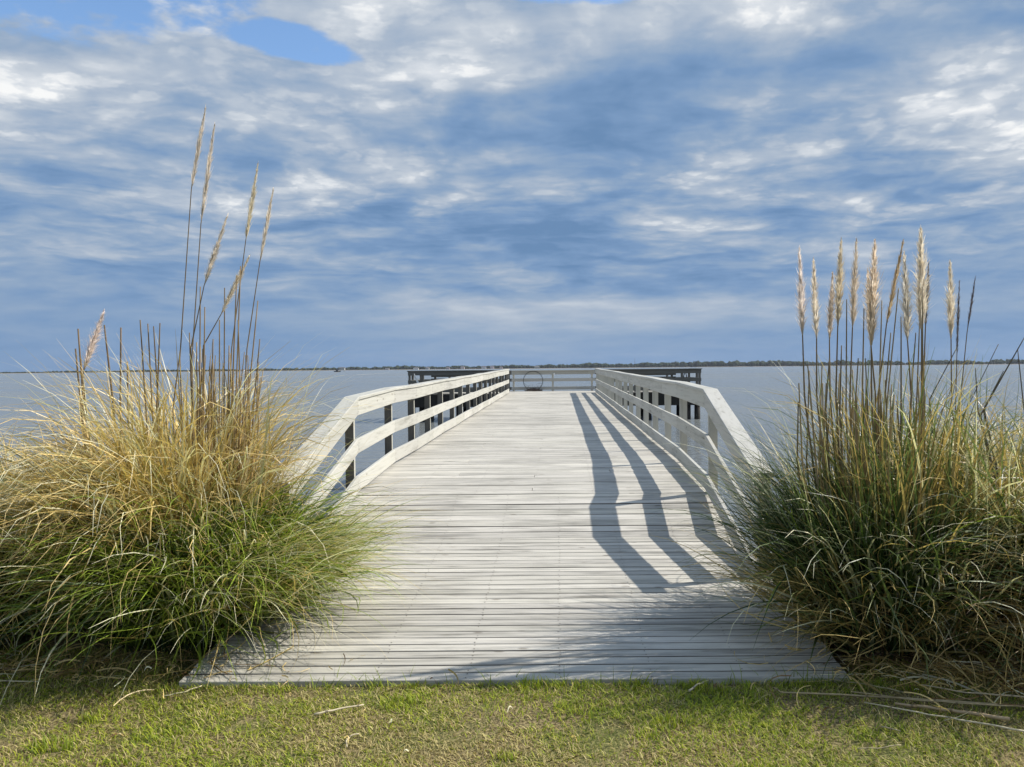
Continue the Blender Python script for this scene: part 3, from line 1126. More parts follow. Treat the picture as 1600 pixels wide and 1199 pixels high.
def clump(loc, label, seed, groups, rad=0.42):
    rng = np.random.default_rng(seed)
    pl = empty('pampas_grass', (loc[0], loc[1], 0), label, 'pampas grass', 'pampas grass clumps beside the ramp')
    parts = []
    for gdict in groups:
        n = gdict['n']
        L = rng.uniform(*gdict['L'], n)
        th0 = np.abs(rng.normal(0, R(gdict['spread']), n)) + R(gdict.get('min', 0))
        bend = R(1) * rng.uniform(*gdict['bend'], n)
        pw = rng.uniform(*gdict.get('pw', (1.2, 3.2)), n)
        wd = rng.uniform(*gdict['w'], n)
        c0 = pick(n, gdict['c0'][0], gdict['c0'][1], rng)
        c1 = pick(n, gdict['c1'][0], gdict['c1'][1], rng)
        phi = None
        if 'phi' in gdict:
            phi = rng.normal(R(gdict['phi'][0]), R(gdict['phi'][1]), n)
        off = gdict.get('off', (0, 0, 0.0))
        parts.append(ribbon(n, (loc[0] + off[0], loc[1] + off[1], off[2]), gdict.get('rad', rad), L, th0, bend, pw, wd, c0, c1, phi, rng=rng, twist=gdict.get('twist', 0.45)))
    v_, f_, c_ = cat(parts)
    link_mesh('foliage', v_, f_, M_LEAF, pl, c_, smooth=True)
    # crown of old leaf bases
    mb = MB()
    for k in range(500):
        a = rng.uniform(0, 2 * np.pi)
        rr = rad * 0.95 * math.sqrt(rng.random())
        x_, y_ = loc[0] + rr * math.cos(a), loc[1] + rr * math.sin(a)
        h_ = rng.uniform(.1, .38)
        b_ = rng.uniform(.5, 1.3)
        mb.tube([(x_, y_, -0.02), (x_ + math.cos(a) * h_ * .35, y_ + math.sin(a) * h_ * .35, h_)], [0.012, 0.005], 4, tuple(np.array([.11, .075, .038]) * b_), cap=False)
    mb.build('leaf_bases', M_STALK, pl)
    return pl


def bez(p0, p1, p2, n):
    return [p0 * (1 - t_) ** 2 + p1 * 2 * t_ * (1 - t_) + p2 * t_ * t_ for t_ in [i / (n - 1) for i in range(n)]]


def stalk(pl, pts, r0=0.006, r1=0.003, col=(.16, .11, .06), name='stalk'):
    """pts: world points base -> tip; smoothed a little"""
    mb = MB()
    P_ = [Vector(p) for p in pts]
    out_ = []
    for a, b in zip(P_[:-1], P_[1:]):
        for k in range(4):
            out_.append(a.lerp(b, k / 4))
    out_.append(P_[-1])
    n = len(out_)
    cl = []
    c = np.array(col)
    for i in range(n):
        t_ = i / (n - 1)
        cl.append(tuple(c * (1.25 - 0.55 * t_) * random.uniform(.85, 1.1)))
    mb.tube(out_, [r0 + (r1 - r0) * i / (n - 1) for i in range(n)], 6, cl)
    return mb.build(name, M_STALK, pl, smooth=True)


def plume(st, a, b, width, n=420, shape=0.35, col=(.60, .52, .40), fluff=1.0, bow=0.0, seed=0):
    """silky seed head from a (bottom) to b (tip) hanging on stalk st"""
    rng = np.random.default_rng(seed + 500)
    a, b = np.array(a), np.array(b)
    ax = b - a
    Lh = np.linalg.norm(ax)
    d_ = ax / Lh
    s1 = np.cross(d_, [0.1, 1, 0.05])
    s1 /= np.linalg.norm(s1)
    s2 = np.cross(s1, d_)
    n = int(n * 1.35)
    width = width * 0.80
    t = rng.beta(1.25, 1.5, n)
    ang = rng.uniform(0, 2 * np.pi, n)
    prof = np.interp(t, [0, 0.06, shape, 0.7, 1.0], [0.45, 0.8, 1.0, 0.5, 0.12])
    tilt = np.abs(rng.normal(0.0, 1.0, n)) * 0.5 + 0.25
    hl = Lh * rng.uniform(0.10, 0.22, n) * (0.5 + 0.6 * prof)
    rad_out = width * 0.5 * prof * np.clip(tilt, .1, 1.5) * fluff
    radial = np.cos(ang)[:, None] * s1 + np.sin(ang)[:, None] * s2
    P0 = a + d_ * (t * Lh)[:, None] + bow * np.sin(t * np.pi)[:, None] * s1
    mid = P0 + d_ * (hl * .55)[:, None] + radial * (rad_out * .7)[:, None]
    end = P0 + d_ * (hl * rng.uniform(.75, 1.0, n))[:, None] + radial * (rad_out)[:, None] + rng.normal(0, .004, (n, 3))
    end[:, 2] -= rad_out * 0.35 * rng.random(n)
    tipmax = (end - a) @ d_
    over = np.clip(tipmax - Lh, 0, None)
    end -= d_ * over[:, None]
    side = np.cross(d_, radial)
    w0 = rng.uniform(0.0012, 0.0026, n)[:, None]
    cvar = rng.uniform(.90, 1.08)
    V = np.stack([P0 - side * w0 * .6, P0 + side * w0 * .6, mid + side * w0, mid - side * w0, end + side * w0 * .3, end - side * w0 * .3], 1)
    c = np.array(col) * np.array([1, .97 + .03 * cvar, cvar]) * rng.uniform(.7, 1.25, (n, 1))
    C = np.repeat(c[:, None, :], 6, axis=1)
    C[:, :2] *= 0.85
    b_ = np.arange(n)[:, None] * 6
    F = np.concatenate([b_ + np.array([[0, 1, 2, 3]]), b_ + np.array([[3, 2, 4, 5]])], 0)
    # slim dense core
    m = 9
    cv, cf, cc = [], [], []
    k8 = 7
    for i in range(m):
        t_ = i / (m - 1)
        r_ = width * 0.13 * np.interp(t_, [0, 0.08, shape, 0.7, 1], [0.35, 0.8, 1, 0.55, 0.06])
        p = a + d_ * Lh * t_ + bow * math.sin(t_ * np.pi) * s1
        for q in range(k8):
            an = 2 * np.pi * q / k8
            cv.append(p + (s1 * math.cos(an) + s2 * math.sin(an)) * r_ * rng.uniform(.75, 1.25))
            cc.append(np.array(col) * rng.uniform(.55, .9))
    nb = n * 6
    for i in range(m - 1):
        for q in range(k8):
            cf.append([nb + i * k8 + q, nb + i * k8 + (q + 1) % k8, nb + (i + 1) * k8 + (q + 1) % k8, nb + (i + 1) * k8 + q])
    V = np.concatenate([V.reshape(-1, 3), np.array(cv)])
    C = np.concatenate([C.reshape(-1, 3), np.array(cc)])
    F = np.concatenate([F, np.array(cf)])
    return link_mesh('plume', V, F, M_PLUME, st, C)


W1 = (0.010, 0.022)
# ---- left side
L1 = (-2.58, 5.22)
left_main = clump(L1, 'largest clump, left of the ramp, with golden top, green skirt and tall slim plumes', 1, [
    dict(n=1000, L=(1.5, 2.2), spread=6, bend=(40, 175), w=W1, pw=(2.0, 3.8), off=(-.08, 0.05, 0), rad=.42, c0=([GREEN1, STRAW2], [2, 3]), c1=([STRAW1, STRAW2, PALE], [6, 2, 3])),
    dict(n=520, L=(1.5, 2.0), spread=8, min=4, bend=(120, 190), w=(.008, .018), pw=(2.0, 3.2), off=(-.22, -.05, 0), rad=.45, phi=(-135, 60), c0=([GREEN1, STRAW2], [2, 2]), c1=([STRAW1, PALE], [5, 3])),
    dict(n=650, L=(1.2, 1.7), spread=10, bend=(60, 175), w=W1, off=(-.25, 0, 0), rad=.55, c0=([GREEN1, DGREEN, BROWN], [2, 2, 2]), c1=([STRAW1, STRAW2, PALE, BROWN], [5, 3, 2, 1])),
    dict(n=420, L=(1.3, 1.8), spread=8, min=6, bend=(90, 175), w=(.008, .017), rad=.5, off=(-.15, 0, 0), phi=(-130, 60), pw=(1.4, 2.6), c0=([DGREEN, BROWN], [1, 1]), c1=([STRAW1, PALE, GREEN2], [4, 2, 4])),
    dict(n=700, L=(1.1, 1.75), spread=15, min=12, bend=(60, 160), w=W1, rad=.5, phi=(180, 45), c0=([GREEN1, BROWN], [3, 3]), c1=([STRAW1, STRAW2, PALE], [5, 3, 2])),
    dict(n=1200, L=(0.7, 1.25), spread=14, bend=(30, 100), w=W1, rad=.62, c0=([DGREEN], [3]), c1=([GREEN1, DGREEN], [1, 3])),
    dict(n=1500, L=(0.85, 1.45), spread=16, min=12, bend=(60, 140), w=W1, rad=.55, phi=(-50, 60), c0=([GREEN1, DGREEN], [1, 3]), c1=([GREEN2, GREEN1, DGREEN], [4, 3, 1])),
    dict(n=1000, L=(0.95, 1.5), spread=10, min=38, bend=(45, 80), w=(.005, .014), rad=.55, phi=(-28, 30), c0=([GREEN1], [1]), c1=([GREEN2, PALE, STRAW1], [5, 2, 1])),
    dict(n=1100, L=(0.85, 1.35), spread=12, min=16, bend=(60, 120), w=W1, rad=.60, phi=(-95, 60), c0=([DGREEN, GREEN1], [1, 2]), c1=([PALE, STRAW1, GREEN2], [2, 1, 6])),
    dict(n=560, L=(1.3, 1.8), spread=8, min=40, bend=(50, 75), w=(.0025, .005), phi=(-24, 22), c0=([GREEN2, STRAW1], [1, 1]), c1=([PALE, STRAW1], [2, 2])),
    dict(n=90, L=(1.9, 2.4), spread=6, min=8, bend=(70, 120), w=(.003, .006), pw=(2, 4), phi=(0, 60), c0=([STRAW2], [1]), c1=([PALE], [2])),
], 0.50)
L2 = (-4.05, 5.25)
left_edge = clump(L2, 'lower arching clump at the left edge, with a golden left top', 2, [
    dict(n=1300, L=(1.1, 1.75), spread=13, bend=(60, 170), w=W1, rad=.6, c0=([GREEN1, STRAW2], [3, 2]), c1=([STRAW1, STRAW2, PALE], [5, 3, 2])),
    dict(n=1300, L=(0.6, 1.2), spread=14, bend=(40, 100), w=W1, rad=.65, c0=([DGREEN], [3]), c1=([GREEN1, DGREEN], [2, 2])),
    dict(n=900, L=(0.8, 1.35), spread=20, min=14, bend=(50, 130), w=W1, rad=.6, c0=([GREEN1, DGREEN], [3, 2]), c1=([GREEN2, STRAW1, GREEN1], [4, 3, 2])),
    dict(n=800, L=(0.6, 1.05), spread=20, min=24, bend=(50, 110), w=W1, rad=.6, phi=(-90, 50), c0=([DGREEN, STRAW2, BROWN], [2, 2, 1]), c1=([PALE, STRAW1, GREEN2], [3, 3, 2])),
], 0.55)
L3 = (-3.45, 6.05)
left_rear = clump(L3, 'rear clump seen between the two left clumps, with broken stems and one leaning plume', 3, [
    dict(n=900, L=(1.0, 1.6), spread=14, bend=(60, 160), w=W1, rad=.5, c0=([GREEN1, STRAW2], [3, 2]), c1=([STRAW1, STRAW2, PALE], [4, 3, 2])),
], 0.4)
# ---- right side
R1 = (2.10, 4.86)
right_main = clump(R1, 'dark green upright clump nearest the ramp on its right, crowded with feathery plumes', 4, [
    dict(n=680, L=(1.3, 2.0), spread=6, bend=(8, 130), w=W1, pw=(1.8, 4.5), rad=.38, off=(.12, 0, 0), c0=([DGREEN, BROWN], [4, 2]), c1=([STRAW2, COOL, PALE, STRAW1], [3, 4, 1, 1])),
    dict(n=1200, L=(0.7, 1.3), spread=13, bend=(30, 100), w=W1, rad=.45, c0=([DGREEN], [3]), c1=([GREEN1, DGREEN], [1, 4])),
    dict(n=900, L=(1.0, 1.7), spread=11, min=12, bend=(25, 105), w=(.007, .016), rad=.42, phi=(168, 40), c0=([GREEN1, DGREEN], [1, 4]), c1=([COOL, DGREEN, STRAW2, PALE], [5, 3, 1, 1])),
    dict(n=650, L=(0.9, 1.4), spread=16, min=12, bend=(60, 130), w=W1, rad=.42, phi=(-60, 60), c0=([DGREEN], [3]), c1=([COOL, GREEN2, STRAW1, PALE], [4, 1, 1, 3])),
    dict(n=380, L=(0.9, 1.4), spread=10, min=40, bend=(45, 70), w=(.004, .010), rad=.40, phi=(200, 25), c0=([DGREEN, STRAW2, BROWN], [3, 2, 1]), c1=([STRAW1, STRAW2, COOL], [2, 2, 3])),
    dict(n=450, L=(0.6, 1.0), spread=16, min=26, bend=(60, 110), w=W1, rad=.42, phi=(-95, 50), c0=([DGREEN, BROWN], [3, 1]), c1=([STRAW1, STRAW2, COOL], [2, 2, 3])),
    dict(n=70, L=(1.6, 2.1), spread=6, min=10, bend=(60, 120), w=(.003, .006), pw=(2, 4), phi=(190, 60), c0=([COOL], [1]), c1=([COOL, PALE], [2, 1])),
], 0.45)
R2 = (3.12, 4.86)
right_front = clump(R2, 'front right clump with long brown straw skirt trailing onto the lawn', 5, [
    dict(n=1300, L=(1.2, 1.95), spread=14, bend=(50, 160), w=W1, rad=.5, c0=([GREEN1, DGREEN, STRAW2], [3, 3, 2]), c1=([COOL, STRAW1, PALE, STRAW2], [3, 2, 3, 2])),
    dict(n=1300, L=(0.6, 1.2), spread=14, bend=(40, 100), w=W1, rad=.55, c0=([DGREEN], [3]), c1=([GREEN1, DGREEN], [2, 3])),
    dict(n=900, L=(0.9, 1.5), spread=18, min=14, bend=(50, 120), w=W1, rad=.45, c0=([GREEN1, DGREEN], [3, 3]), c1=([COOL, GREEN1, STRAW2, PALE], [3, 3, 2, 2])),
    dict(n=1000, L=(0.9, 1.45), spread=12, min=34, bend=(50, 95), w=(.006, .012), rad=.4, phi=(-115, 38), twist=.3, c0=([STRAW2, BROWN], [1, 3]), c1=([STRAW2, STRAW1, BROWN], [4, 2, 3])),
], 0.45)
R3 = (3.62, 6.0)
right_rear = clump(R3, 'rear right clump between the plumed clump and the right edge', 6, [
    dict(n=1100, L=(1.1, 1.8), spread=14, bend=(50, 150), w=W1, rad=.5, c0=([GREEN1, STRAW2], [3, 2]), c1=([STRAW1, COOL, PALE], [3, 3, 3])),
], 0.4)
R4 = (4.35, 5.4)
right_edge = clump(R4, 'clump cut off by the right edge, with leaning bare reeds', 7, [
    dict(n=1300, L=(1.1, 1.9), spread=15, bend=(60, 150), w=W1, rad=.5, c0=([GREEN1, STRAW2], [3, 2]), c1=([STRAW1, COOL, PALE], [4, 3, 2])),
], 0.4)


def root(loc, k=0.30):
    a = random.uniform(0, 6.28)
    r_ = k * math.sqrt(random.random())
    return Vector((loc[0] + r_ * math.cos(a), loc[1] + r_ * math.sin(a), 0.0))


def plumed(pl, loc, mid, bot, tip, width, dY=0.0, n=420, shape=.35, col=(.60, .52, .40), r0=0.006, fluff=1.0, seed=0, scol=(.22, .165, .095), bow=0.0):
    Y = loc[1] + dY
    M_ = at(mid[0], mid[1], Y)
    B_ = at(bot[0], bot[1], Y)
    T_ = at(tip[0], tip[1], Y)
    base = root(loc, 0.12)
    base.x = base.x * .35 + M_.x * .65
    base.y = Y - 0.02
    tipq = B_.lerp(T_, 0.8)
    st = stalk(pl, [base, M_, B_, tipq], r0, 0.0018, scol)
    plume(st, B_, T_, width, n, shape, col, fluff, bow, seed)


def bare(pl, loc, bot, tip, dY=0.0, r0=0.006, r1=0.004, col=(.22, .16, .085)):
    Y = loc[1] + dY
    B_ = at(bot[0], bot[1], Y)
    T_ = at(tip[0], tip[1], Y)
    base = Vector((B_.x * .75 + loc[0] * .25, Y, 0.0))
    stalk(pl, [base, B_, T_], r0, r1, col)


SLIM = (.92, .85, .74)
k = 0
for mid, bot, tip, wd, dY, n_, sh in [
    ((281, 560), (299, 296), (321, 168), .060, .05, 420, .5),
    ((300, 560), (314, 350), (335, 196), .060, -.05, 420, .5),
    ((362, 545), (384, 376), (403, 256), .065, .1, 400, .4),
    ((386, 545), (406, 410), (427, 296), .052, .0, 380, .5),
    ((298, 545), (319, 446), (355, 338), .075, -.1, 420, .4),
    ((318, 540), (345, 492), (389, 402), .075, .12, 420, .6),
]:
    k += 1
    plumed(left_main, L1, mid, bot, tip, wd, dY, n_, sh, SLIM, seed=k)
plumed(left_rear, L3, (128, 620), (131, 578), (162, 488), .16, -.2, 500, .45, (.98, .88, .76), seed=20, fluff=1.1)
for bot, tip in [((245, 640), (250, 505)), ((228, 640), (219, 500)), ((238, 640), (231, 506)), ((248, 640), (240, 510)), ((312, 640), (313, 448)), ((318, 640), (320, 480)),
                 ((343, 640), (343, 500)), ((350, 640), (351, 450)), ((362, 640), (370, 430)), ((368, 640), (376, 416)), ((386, 640), (403, 470)), ((396, 640), (406, 530)),
                 ((300, 640), (296, 520)), ((330, 640), (333, 530)), ((376, 640), (372, 500)), ((308, 640), (307, 535)), ((270, 640), (282, 545)), ((356, 640), (358, 540))]:
    bare(left_main, L1, bot, tip, random.uniform(-.2, .2), random.uniform(.006, .009), .004, tuple(np.array([.30, .21, .10]) * random.uniform(.6, 1.3)))
for bot, tip in [((132, 650), (122, 514)), ((128, 650), (118, 545)), ((178, 640), (163, 508)), ((188, 640), (189, 512)), ((200, 640), (199, 565)), ((136, 650), (126, 560))]:
    bare(left_rear, L3, bot, tip, random.uniform(-.2, .1), random.uniform(.008, .011), .006, tuple(np.array([.26, .18, .09]) * random.uniform(.7, 1.2)))
# a few straw stems massed in the left crown
for i in range(34):
    x_ = random.uniform(285, 405)
    bare(left_main, L1, (x_, 660), (x_ + random.uniform(-8, 14), random.uniform(545, 600)), random.uniform(-.3, .3), .006, .003, tuple(np.array([.42, .30, .14]) * random.uniform(.7, 1.2)))

TAN = (.98, .90, .78)
for mid, bot, tip, wd, dY, n_, sh, cl_ in [
    ((1257, 620), (1254, 524), (1249, 390), .115, .0, 460, .30, TAN),
    ((1276, 620), (1276, 530), (1271, 408), .100, -.1, 420, .30, TAN),
    ((1297, 620), (1296, 532), (1301, 428), .090, .1, 380, .45, (.86, .76, .62)),
    ((1306, 620), (1309, 510), (1314, 378), .110, .0, 480, .35, (.84, .75, .62)),
    ((1328, 620), (1332, 512), (1338, 378), .105, .1, 460, .35, (.88, .79, .66)),
    ((1362, 620), (1361, 540), (1367, 380), .175, -.1, 620, .45, (.93, .81, .63)),
    ((1368, 620), (1360, 528), (1356, 424), .110, .05, 360, .45, (.94, .82, .63)),
    ((1372, 620), (1385, 508), (1411, 378), .060, .1, 320, .5, (.70, .56, .36)),
    ((1424, 620), (1418, 532), (1413, 398), .150, -.05, 480, .25, (.97, .91, .82)),
    ((1440, 620), (1440, 515), (1439, 360), .185, .0, 700, .40, (.95, .88, .78)),
    ((1442, 620), (1446, 513), (1451, 412), .050, .1, 240, .5, (.22, .20, .20)),
]:
    k += 1
    plumed(right_main, R1, mid, bot, tip, wd, dY, n_, sh, cl_, r0=.008, seed=k, fluff=1.15)
plumed(right_rear, R3, (1487, 640), (1486, 530), (1484.5, 410), .13, -.5, 520, .45, (.95, .87, .79), r0=.008, seed=60, fluff=1.1)
plumed(right_rear, R3, (1493, 640), (1495, 560), (1499, 438), .035, -.45, 150, .5, (.20, .18, .19), r0=.006, seed=61)
plumed(right_rear, R3, (1499, 640), (1511, 520), (1524, 434), .030, -.45, 150, .5, (.22, .20, .20), r0=.006, seed=62)
for bot, tip in [((1385, 640), (1404, 450)), ((1322, 640), (1323, 468)), ((1347, 640), (1350, 482)), ((1373, 640), (1378, 470)), ((1408, 640), (1408, 495)), ((1442, 640), (1441, 448)),
                 ((1422, 640), (1431, 520)), ((1268, 640), (1262, 570)), ((1290, 640), (1296, 560)), ((1312, 640), (1315, 540)), ((1336, 640), (1341, 560)), ((1356, 640), (1352, 560)),
                 ((1432, 640), (1437, 500)), ((1381, 640), (1392, 520))]:
    bare(right_main, R1, bot, tip, random.uniform(-.2, .2), random.uniform(.006, .010), .0035, tuple(np.array([.26, .205, .12]) * random.uniform(.6, 1.4)))
for i in range(34):
    x_ = random.uniform(1245, 1450)
    bare(right_main, R1, (x_, 720), (x_ + random.uniform(-8, 10), random.uniform(570, 640)), random.uniform(-.3, .3), .007, .004, tuple(np.array([.40, .30, .14]) * random.uniform(.5, 1.2)))
for bot, tip, r_ in [((1537, 640), (1605, 520), .012), ((1532, 650), (1568, 580), .010), ((1528, 640), (1524, 575), .008), ((1452, 625), (1497, 540), .007), ((1600, 640), (1590, 545), .006), ((1500, 660), (1560, 538), .004)]:
    bare(right_edge if bot[0] > 1510 else right_rear, R4 if bot[0] > 1510 else R3, bot, tip, -.1, r_, .003, (.13, .11, .075))


# ------------------------------------------------------------------ loose stalks and litter on the lawn
def fallen(px_pts, label, r0, r1, col, zoff=0.02):
    pts = []
    for (px, py) in px_pts:
        dr = CAMROT @ Vector(((px - CX) / FPX, -(py - 599.5) / FPX, -1))
        q = Vector((0, 0, EYE)) + dr * ((EYE - 0.02) / -dr.z)
        z_ = float(lawn_z(np.array([q.x]), np.array([q.y]))[0]) + zoff
        pts.append(Vector((q.x, q.y, max(z_, 0.012))))
    o = empty('fallen_stalk', (pts[0].x, pts[0].y, 0), label, 'fallen stalk', 'dry stalks lying on the lawn')
    mb = MB()
    out_ = []
    for a, b in zip(pts[:-1], pts[1:]):
        for k_ in range(4):
            out_.append(a.lerp(b, k_ / 4) + Vector((0, 0, random.uniform(-.002, .003))))
    out_.append(pts[-1])
    n = len(out_)
    mb.tube(out_, [r0 + (r1 - r0) * i / (n - 1) for i in range(n)], 7, [tuple(np.array(col) * random.uniform(.8, 1.1)) for _ in range(n)])
    mb.build('cane', M_STALK, o, smooth=True)
    for i in range(2, n - 1, 5):
        nd = MB()
        dv = (out_[i + 1] - out_[i]).normalized() * 0.006
        rr = (r0 + (r1 - r0) * i / (n - 1)) * 1.22
        nd.tube([out_[i] - dv, out_[i] + dv], [rr, rr], 7, tuple(np.array(col) * .45))
        nd.build('node', M_STALK, o)


fallen([(1210, 1080), (1221, 1086), (1400, 1096), (1460, 1101), (1620, 1112)], 'longest pale reed lying across the shaded lawn, its bent tip nearest the ramp', .004, .006, (.42, .33, .19), .035)
fallen([(1398, 1104), (1452, 1111), (1497, 1118), (1578, 1131)], 'thick jointed brown reed lying below the longest reed', .006, .010, (.46, .34, .20), .03)
fallen([(1350, 1102), (1435, 1119), (1500, 1131), (1610, 1152)], 'slim pale reed, lowest of those crossing the shaded lawn', .003, .005, (.60, .52, .35), .03)
fallen([(1283, 1058), (1357, 1075), (1425, 1090)], 'thin dull reed starting by the ramp corner', .003, .004, (.34, .30, .16), .035)
fallen([(1377, 1136), (1407, 1144)], 'tiny straw piece lying in the shade by the right reeds', .003, .002, (.50, .42, .28))
fallen([(1077, 1083), (1090, 1073), (1113, 1061)], 'short pale leaf piece by the ramp edge, right of centre', .006, .003, (.62, .54, .38), .03)
fallen([(491, 1119), (530, 1111), (569, 1104)], 'pale straw piece lying on the lawn left of centre', .006, .004, (.66, .57, .38), .03)
fallen([(256, 1090), (290, 1083), (316, 1074)], 'thin straw lying just left of the ramp corner', .003, .004, (.58, .52, .30), .03)
fallen([(542, 1172), (541, 1162), (549, 1154), (561, 1151)], 'small curled dry leaf on the lawn below the straw piece', .004, .003, (.55, .47, .32), .03)
fallen([(-5, 1067), (30, 1067), (62, 1068)], 'pale straw at the left edge of the lawn', .004, .003, (.60, .52, .33), .03)
fallen([(1340, 1172), (1372, 1172), (1408, 1168)], 'thin bent twig on the sunlit lawn at lower right', .002, .002, (.50, .42, .26), .03)

fallen([(1330, 1090), (1420, 1104), (1520, 1112), (1610, 1118)], 'dull straw reed just above the thick brown reed', .003, .004, (.40, .32, .18), .05)
fallen([(1440, 1082), (1510, 1096), (1605, 1104)], 'pale reed nearest the foot of the front right clump', .003, .005, (.52, .42, .26), .06)


def litter(n, cx, cy, sx, sy, seed):
    rng = np.random.default_rng(seed)
    ph = rng.uniform(0, 2 * np.pi, n)
    x = rng.normal(cx, sx, n)
    y = rng.normal(cy, sy, n)
    parts = []
    S = 5
    L = rng.uniform(.05, .34, n) if n > 100 else rng.uniform(.02, .07, n)
    P_ = np.empty((n, S + 1, 3))
    p_ = ph.copy()
    P_[:, 0] = np.stack([x, y, np.zeros(n)], 1)
    kk = rng.normal(0, .35, n)
    for i in range(S):
        p_ = p_ + kk
        P_[:, i + 1, 0] = P_[:, i, 0] + L / S * np.cos(p_)
        P_[:, i + 1, 1] = P_[:, i, 1] + L / S * np.sin(p_)
    z0 = rng.uniform(.008, .06, n)
    z1 = rng.uniform(.006, .05, n)
    for i in range(S + 1):
        t_ = i / S
        P_[:, i, 2] = lawn_z(P_[:, i, 0], P_[:, i, 1]).clip(-.02, 1) + z0 * (1 - t_) + z1 * t_ + .02 * math.sin(t_ * 3.14)
        on = (P_[:, i, 0] > XD0) & (P_[:, i, 0] < XD1) & (P_[:, i, 1] > Y0)
        P_[:, i, 2] = np.where(on, np.maximum(P_[:, i, 2], 0.035 + (P_[:, i, 1] - Y0) * .081), P_[:, i, 2])
    wd = rng.uniform(.001, .0035, n)
    sd_ = np.stack([-np.sin(ph) * wd, np.cos(ph) * wd, rng.normal(0, .002, n)], 1)
    V = np.empty((n, S + 1, 2, 3))
    V[:, :, 0] = P_ - sd_[:, None]
    V[:, :, 1] = P_ + sd_[:, None]
    c = pick(n, [STRAW1, STRAW2, BROWN, PALE], [3, 3, 2, 1], rng)
    C = np.repeat(np.repeat(c[:, None, None, :], S + 1, 1), 2, 2)
    b = ((np.arange(n) * (S + 1) * 2)[:, None] + (np.arange(S) * 2)[None, :]).ravel()
    F = np.stack([b, b + 1, b + 3, b + 2], 1)
    return V.reshape(-1, 3), F, C.reshape(-1, 3)


v_, f_, c_ = cat([litter(800, 2.85, 4.15, .55, .17, 71), litter(160, 1.95, 4.40, .22, .14, 72), litter(330, -3.3, 4.38, .8, .12, 73), litter(40, -2.3, 4.35, .22, .10, 74), litter(60, 0, 3.75, 2.2, .25, 75)])
tag(link_mesh('leaf_litter', v_, f_, M_LEAF, None, c_), 'dead straw coloured leaves scattered at the feet of the pampas grass', 'leaf litter', kind='stuff')

# ------------------------------------------------------------------ the far shore
RS = 2000.0


def shore_h(az_):
    px = 874 + FPX * math.tan(az_)
    xs_ = [-200, 0, 200, 400, 520, 600, 760, 850, 900, 1050, 1150, 1250, 1400, 1600, 1900]
    hs = [1.8, 2.4, 3.0, 3.6, 4.6, 5.4, 6.0, 6.6, 7.8, 8.4, 9.2, 8.4, 7.2, 6.2, 6.0]
    return 0.84 * float(np.interp(px, xs_, hs)) * RS / FPX


N = 240
mb = MB()
prev = None
vs, fs = [], []
for i in range(N + 1):
    a = -0.95 + 1.9 * i / N
    for r_, z_ in ((RS, WATER_Z - .2), (RS + 6, 0.6), (RS + 180, 1.5)):
        vs.append((r_ * math.sin(a), r_ * math.cos(a), z_))
for i in range(N):
    for k_ in range(2):
        b = i * 3 + k_
        fs.append([b, b + 3, b + 4, b + 1])
mb.add(vs, fs, (.20, .17, .12))
tag(mb.build('far_shore_land', M_ATTR), kind='structure')

# individual crowns massed into the far tree line
rng = np.random.default_rng(99)
ico = []
for j, (el_, n_) in enumerate([(-50, 4), (-12, 6), (25, 6), (60, 4)]):
    for q in range(n_):
        an = 2 * math.pi * (q + .5 * (j % 2)) / n_
        ico.append((math.cos(R(el_)) * math.cos(an), math.cos(R(el_)) * math.sin(an), math.sin(R(el_))))
import bmesh
bm = bmesh.new()
for p in ico + [(0, 0, 1.0), (0, 0, -1.0)]:
    bm.verts.new(p)
bmesh.ops.convex_hull(bm, input=bm.verts[:])
bmesh.ops.triangulate(bm, faces=bm.faces[:])
bm.verts.index_update()
iv = np.array([v__.co[:] for v__ in bm.verts])
itf = np.array([[v__.index for v__ in f__.verts] for f__ in bm.faces])
bm.free()
nt = 3600
V, F, C = [], [], []
for i in range(nt):
    a = rng.uniform(-.9, .9)
    hh = shore_h(a) * (0.45 + 0.40 * float(vnoise(np.array([a * 60 + 70]), np.array([3.0]), 1.0, 21)[0]) + 0.32 * float(vnoise(np.array([a * 260 + 300]), np.array([3.0]), 1.0, 22)[0])) * rng.uniform(.6, 1.12)
    rr = RS + rng.uniform(12, 110)
    wv_ = hh * rng.uniform(.35, .7) + 1.2
    c0 = np.array([rr * math.sin(a), rr * math.cos(a), 0.6 + hh * .55])
    s_ = iv * np.array([wv_, wv_, hh * .55]) * (1 + rng.normal(0, .16, (len(iv), 1)))
    V.append(s_ + c0)
    F.append(itf + i * len(iv))
    g_ = rng.uniform(.6, 1.5)
    C.append(np.tile(np.array([.028, .040, .018]) * g_, (len(iv), 1)))
tag(link_mesh('far_tree_line', np.concatenate(V), np.concatenate(F), M_TREE, None, np.concatenate(C)), 'dark low belt of trees along the far shore', 'trees', kind='stuff')


def on_shore(px, r_=RS - 4):
    p = at(px, 577, 1000.0)
    a = math.atan2(p.x, p.y)
    return r_ * math.sin(a), r_ * math.cos(a), a


